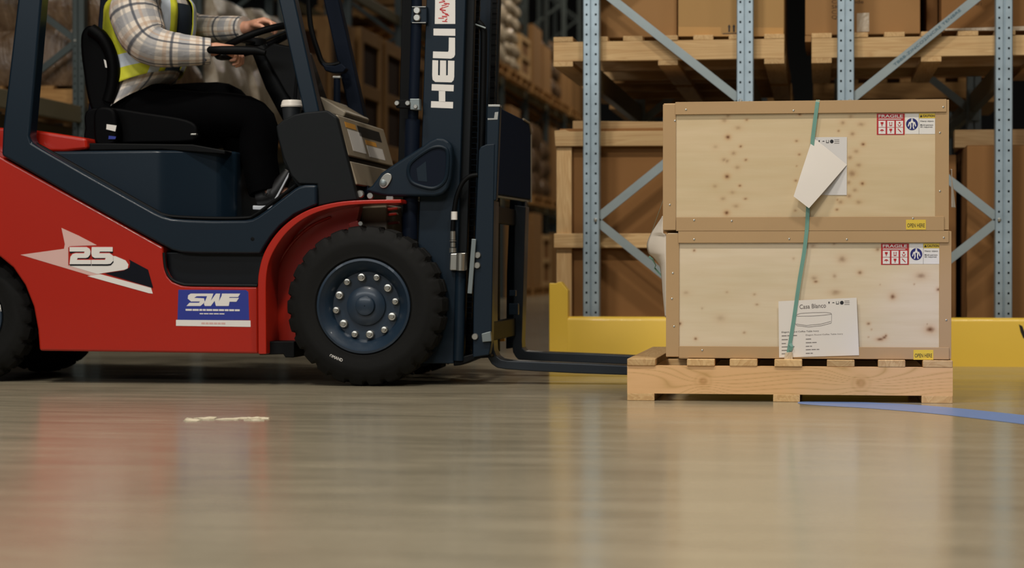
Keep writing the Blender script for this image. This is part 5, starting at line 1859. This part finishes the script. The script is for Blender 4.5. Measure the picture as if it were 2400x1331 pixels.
# clothes -----------------------------------------------------------------------------------
def loft(name, rings, mat, parent, a0=0.0, a1=2 * pi, n=40, vest_uv=False, twist=0.0, amp=0.0, seed=0.0):
    """rings: (centre, half depth x, half width y, tilt). u follows the girth, v the height"""
    V, F, UV = [], [], []
    closed = abs(a1 - a0 - 2 * pi) < 1e-6
    m_ = n if closed else n + 1
    s = [0.0]
    for (c0, *_), (c1, *_2) in zip(rings[:-1], rings[1:]):
        s.append(s[-1] + (Vector(c1) - Vector(c0)).length)
    tot = s[-1]
    for i, (c, rx, ry, tl) in enumerate(rings):
        for k in range(m_):
            a = a0 + (a1 - a0) * k / n
            p = Vector((rx * cos(a + twist), ry * sin(a + twist), 0))
            p = Vector((p.x * cos(tl), p.y, p.x * sin(tl)))
            w = 1 + amp * noise.noise((cos(a) * 2.2, sin(a) * 2.2, s[i] * 11 + seed))
            V.append(Vector(c) + p * w)
    for i in range(len(rings) - 1):
        for k in range(n):
            l = (k + 1) % m_
            q = (i * m_ + k, i * m_ + l, (i + 1) * m_ + l, (i + 1) * m_ + k)
            F.append(q)
            ua, ub = a0 + (a1 - a0) * k / n, a0 + (a1 - a0) * (k + 1) / n
            if vest_uv:
                U = lambda x: (min(x, 2 * pi - x)) / (2 * pi)
                UV.append([(q[0], (U(ua), s[i] / tot)), (q[1], (U(ub), s[i] / tot)), (q[2], (U(ub), s[i + 1] / tot)), (q[3], (U(ua), s[i + 1] / tot))])
            else:
                g = 0.16
                UV.append([(q[0], (ua * g, s[i])), (q[1], (ub * g, s[i])), (q[2], (ub * g, s[i + 1])), (q[3], (ua * g, s[i + 1]))])
    return mk(name, V, F, mat, parent, 0, 70, UV)


def ringpath(spec, sub=4):
    P = [tuple(A3(px, py, 8.92)) + (rx, ry, tl) for px, py, rx, ry, tl in spec]
    out = []
    n = len(P)
    for i in range(n - 1):
        a, b, c, d = P[max(i - 1, 0)], P[i], P[i + 1], P[min(i + 2, n - 1)]
        for k in range(sub):
            t = k / sub
            q = [0.5 * (2 * b[j] + (c[j] - a[j]) * t + (2 * a[j] - 5 * b[j] + 4 * c[j] - d[j]) * t * t + (3 * b[j] - a[j] - 3 * c[j] + d[j]) * t ** 3) for j in range(6)]
            out.append((Vector(q[:3]), q[3], q[4], q[5]))
    q = P[-1]
    out.append((Vector(q[:3]), q[3], q[4], q[5]))
    return out


TW = radians(-24)
shirt = ringpath([(316, 246, 0.150, 0.225, 0.55), (330, 214, 0.160, 0.215, 0.38), (344, 170, 0.150, 0.205, 0.2), (350, 110, 0.170, 0.205, 0.1), (352, 50, 0.178, 0.205, 0.0), (354, 5, 0.160, 0.19, 0.0), (360, -25, 0.10, 0.13, 0.0),
                  (360, -42, 0.065, 0.07, 0.0)])
loft('shirt', shirt, 'plaid_flannel', per, n=48, twist=TW, amp=0.04, seed=2)
vs_r = ringpath([(336, 196, 0.176, 0.232, 0.30), (346, 160, 0.172, 0.222, 0.2), (350, 110, 0.19, 0.22, 0.1), (352, 50, 0.198, 0.222, 0.0), (354, 10, 0.186, 0.205, 0.0), (358, -18, 0.13, 0.16, 0.0)])
vo = loft('safety_vest', vs_r, 'vest_hivis', per, radians(19), radians(349), 60, True, TW, 0.035, 5)
so_ = vo.modifiers.new('thickness', 'SOLIDIFY')
so_.thickness = 0.003
tee = ringpath([(340, 190, 0.166, 0.218, 0.25), (346, 160, 0.165, 0.213, 0.2), (350, 110, 0.182, 0.21, 0.1), (352, 50, 0.19, 0.212, 0.0), (354, 15, 0.178, 0.2, 0.0)])
loft('inner_shirt', tee, 'tee_dark', per, radians(-21), radians(21), 12, False, TW)


def sleeve(name, pts, rad, seed):
    P = smooth_path(pts, 6)
    n = len(P)
    rr = []
    m_ = len(rad) - 1
    for i in range(n):
        t = i / (n - 1) * m_
        a = int(min(t, m_ - 1))
        r_ = rad[a] + (rad[a + 1] - rad[a]) * (t - a)
        rr.append(r_ * (1 + 0.05 * noise.noise((i * 0.55, seed, 0))))
    return tube(name, P, rr, 'plaid_flannel', per, 20, False, True)


sleeve('sleeve', [A3(330, -14, 8.74), A3(318, 30, 8.70), A3(336, 84, 8.665), A3(366, 110, 8.655), A3(430, 118, 8.67), A3(494, 120, 8.70)], [0.088, 0.112, 0.100, 0.084, 0.068, 0.054], 1)
sleeve('sleeve', [A3(384, -6, 9.12), A3(408, 34, 9.17), A3(452, 66, 9.2), A3(510, 68, 9.14), A3(574, 65, 9.06)], [0.082, 0.078, 0.07, 0.06, 0.05], 4)
disc('cuff_button', 481, 141, 8.648, 3.2, 0.004, 'ink_black', per)


def trouser(hip, kn, an, r, name):
    P = smooth_path([hip, hip + (kn - hip) * 0.5 + Vector((0, 0, 0.012)), kn, kn + (an - kn) * 0.5, an], 6)
    n = len(P)
    rr = []
    for i in range(n):
        t = i / (n - 1) * 4
        a = int(min(t, 3))
        rr.append((r[a] + (r[a + 1] - r[a]) * (t - a)) * (1 + 0.04 * noise.noise((i * 0.6, hip.y * 3, 0))))
    return tube(name, P, rr, 'trousers_black', per, 20)


trouser(R_hip + Vector((-0.02, 0, 0)), R_kn, R_an, [0.115, 0.105, 0.088, 0.078, 0.07], 'trouser_leg')
trouser(L_hip + Vector((-0.02, 0, 0)), L_kn, L_an, [0.115, 0.105, 0.085, 0.078, 0.07], 'trouser_leg')
loft('trouser_seat', ringpath([(300, 318, 0.10, 0.16, 0.3), (306, 290, 0.16, 0.205, 0.3), (318, 250, 0.148, 0.205, 0.4), (328, 220, 0.135, 0.19, 0.3)]), 'trousers_black', per, n=32)


def shoe(heel, ball_, toe, name):
    h, b, t = Vector(heel), Vector(ball_), Vector(toe)
    sh_ = tube(name, smooth_path([h + Vector((-0.02, 0, 0.035)), h + Vector((0.03, 0, 0.05)), (h + b) / 2 + Vector((0, 0, 0.05)), b + Vector((-0.01, 0, 0.035)), t + Vector((-0.01, 0, 0.015))], 4),
               [0.03, 0.034, 0.036, 0.038, 0.04, 0.041, 0.042, 0.042, 0.042, 0.042, 0.041, 0.04, 0.038, 0.035, 0.031, 0.026, 0.02], 'shoe_black', per, 14)
    s2 = smooth_path([h + Vector((-0.03, 0, 0)), h + Vector((0.03, 0, 0)), b, t], 4)
    V, F = [], []
    for i, p in enumerate(s2):
        w = 0.04 + 0.008 * sin(pi * i / (len(s2) - 1))
        for yy, zz in ((-w, -0.009), (w, -0.009), (w, 0.009), (-w, 0.009)):
            V.append((p[0], p[1] + yy, p[2] + zz))
    for i in range(len(s2) - 1):
        for k in range(4):
            l = (k + 1) % 4
            F.append((i * 4 + k, i * 4 + l, i * 4 + 4 + l, i * 4 + 4 + k))
    F += [(0, 1, 2, 3), tuple(len(V) - 4 + k for k in range(4))]
    mk('sole', V, F, 'sole_white', sh_, 0.004)


shoe(A3(614, 487, 8.70), A3(648, 474, 8.70), A3(682, 410, 8.70), 'shoe')
shoe(A3(590, 472, 9.08), A3(650, 450, 9.08), A3(676, 420, 9.08), 'shoe')
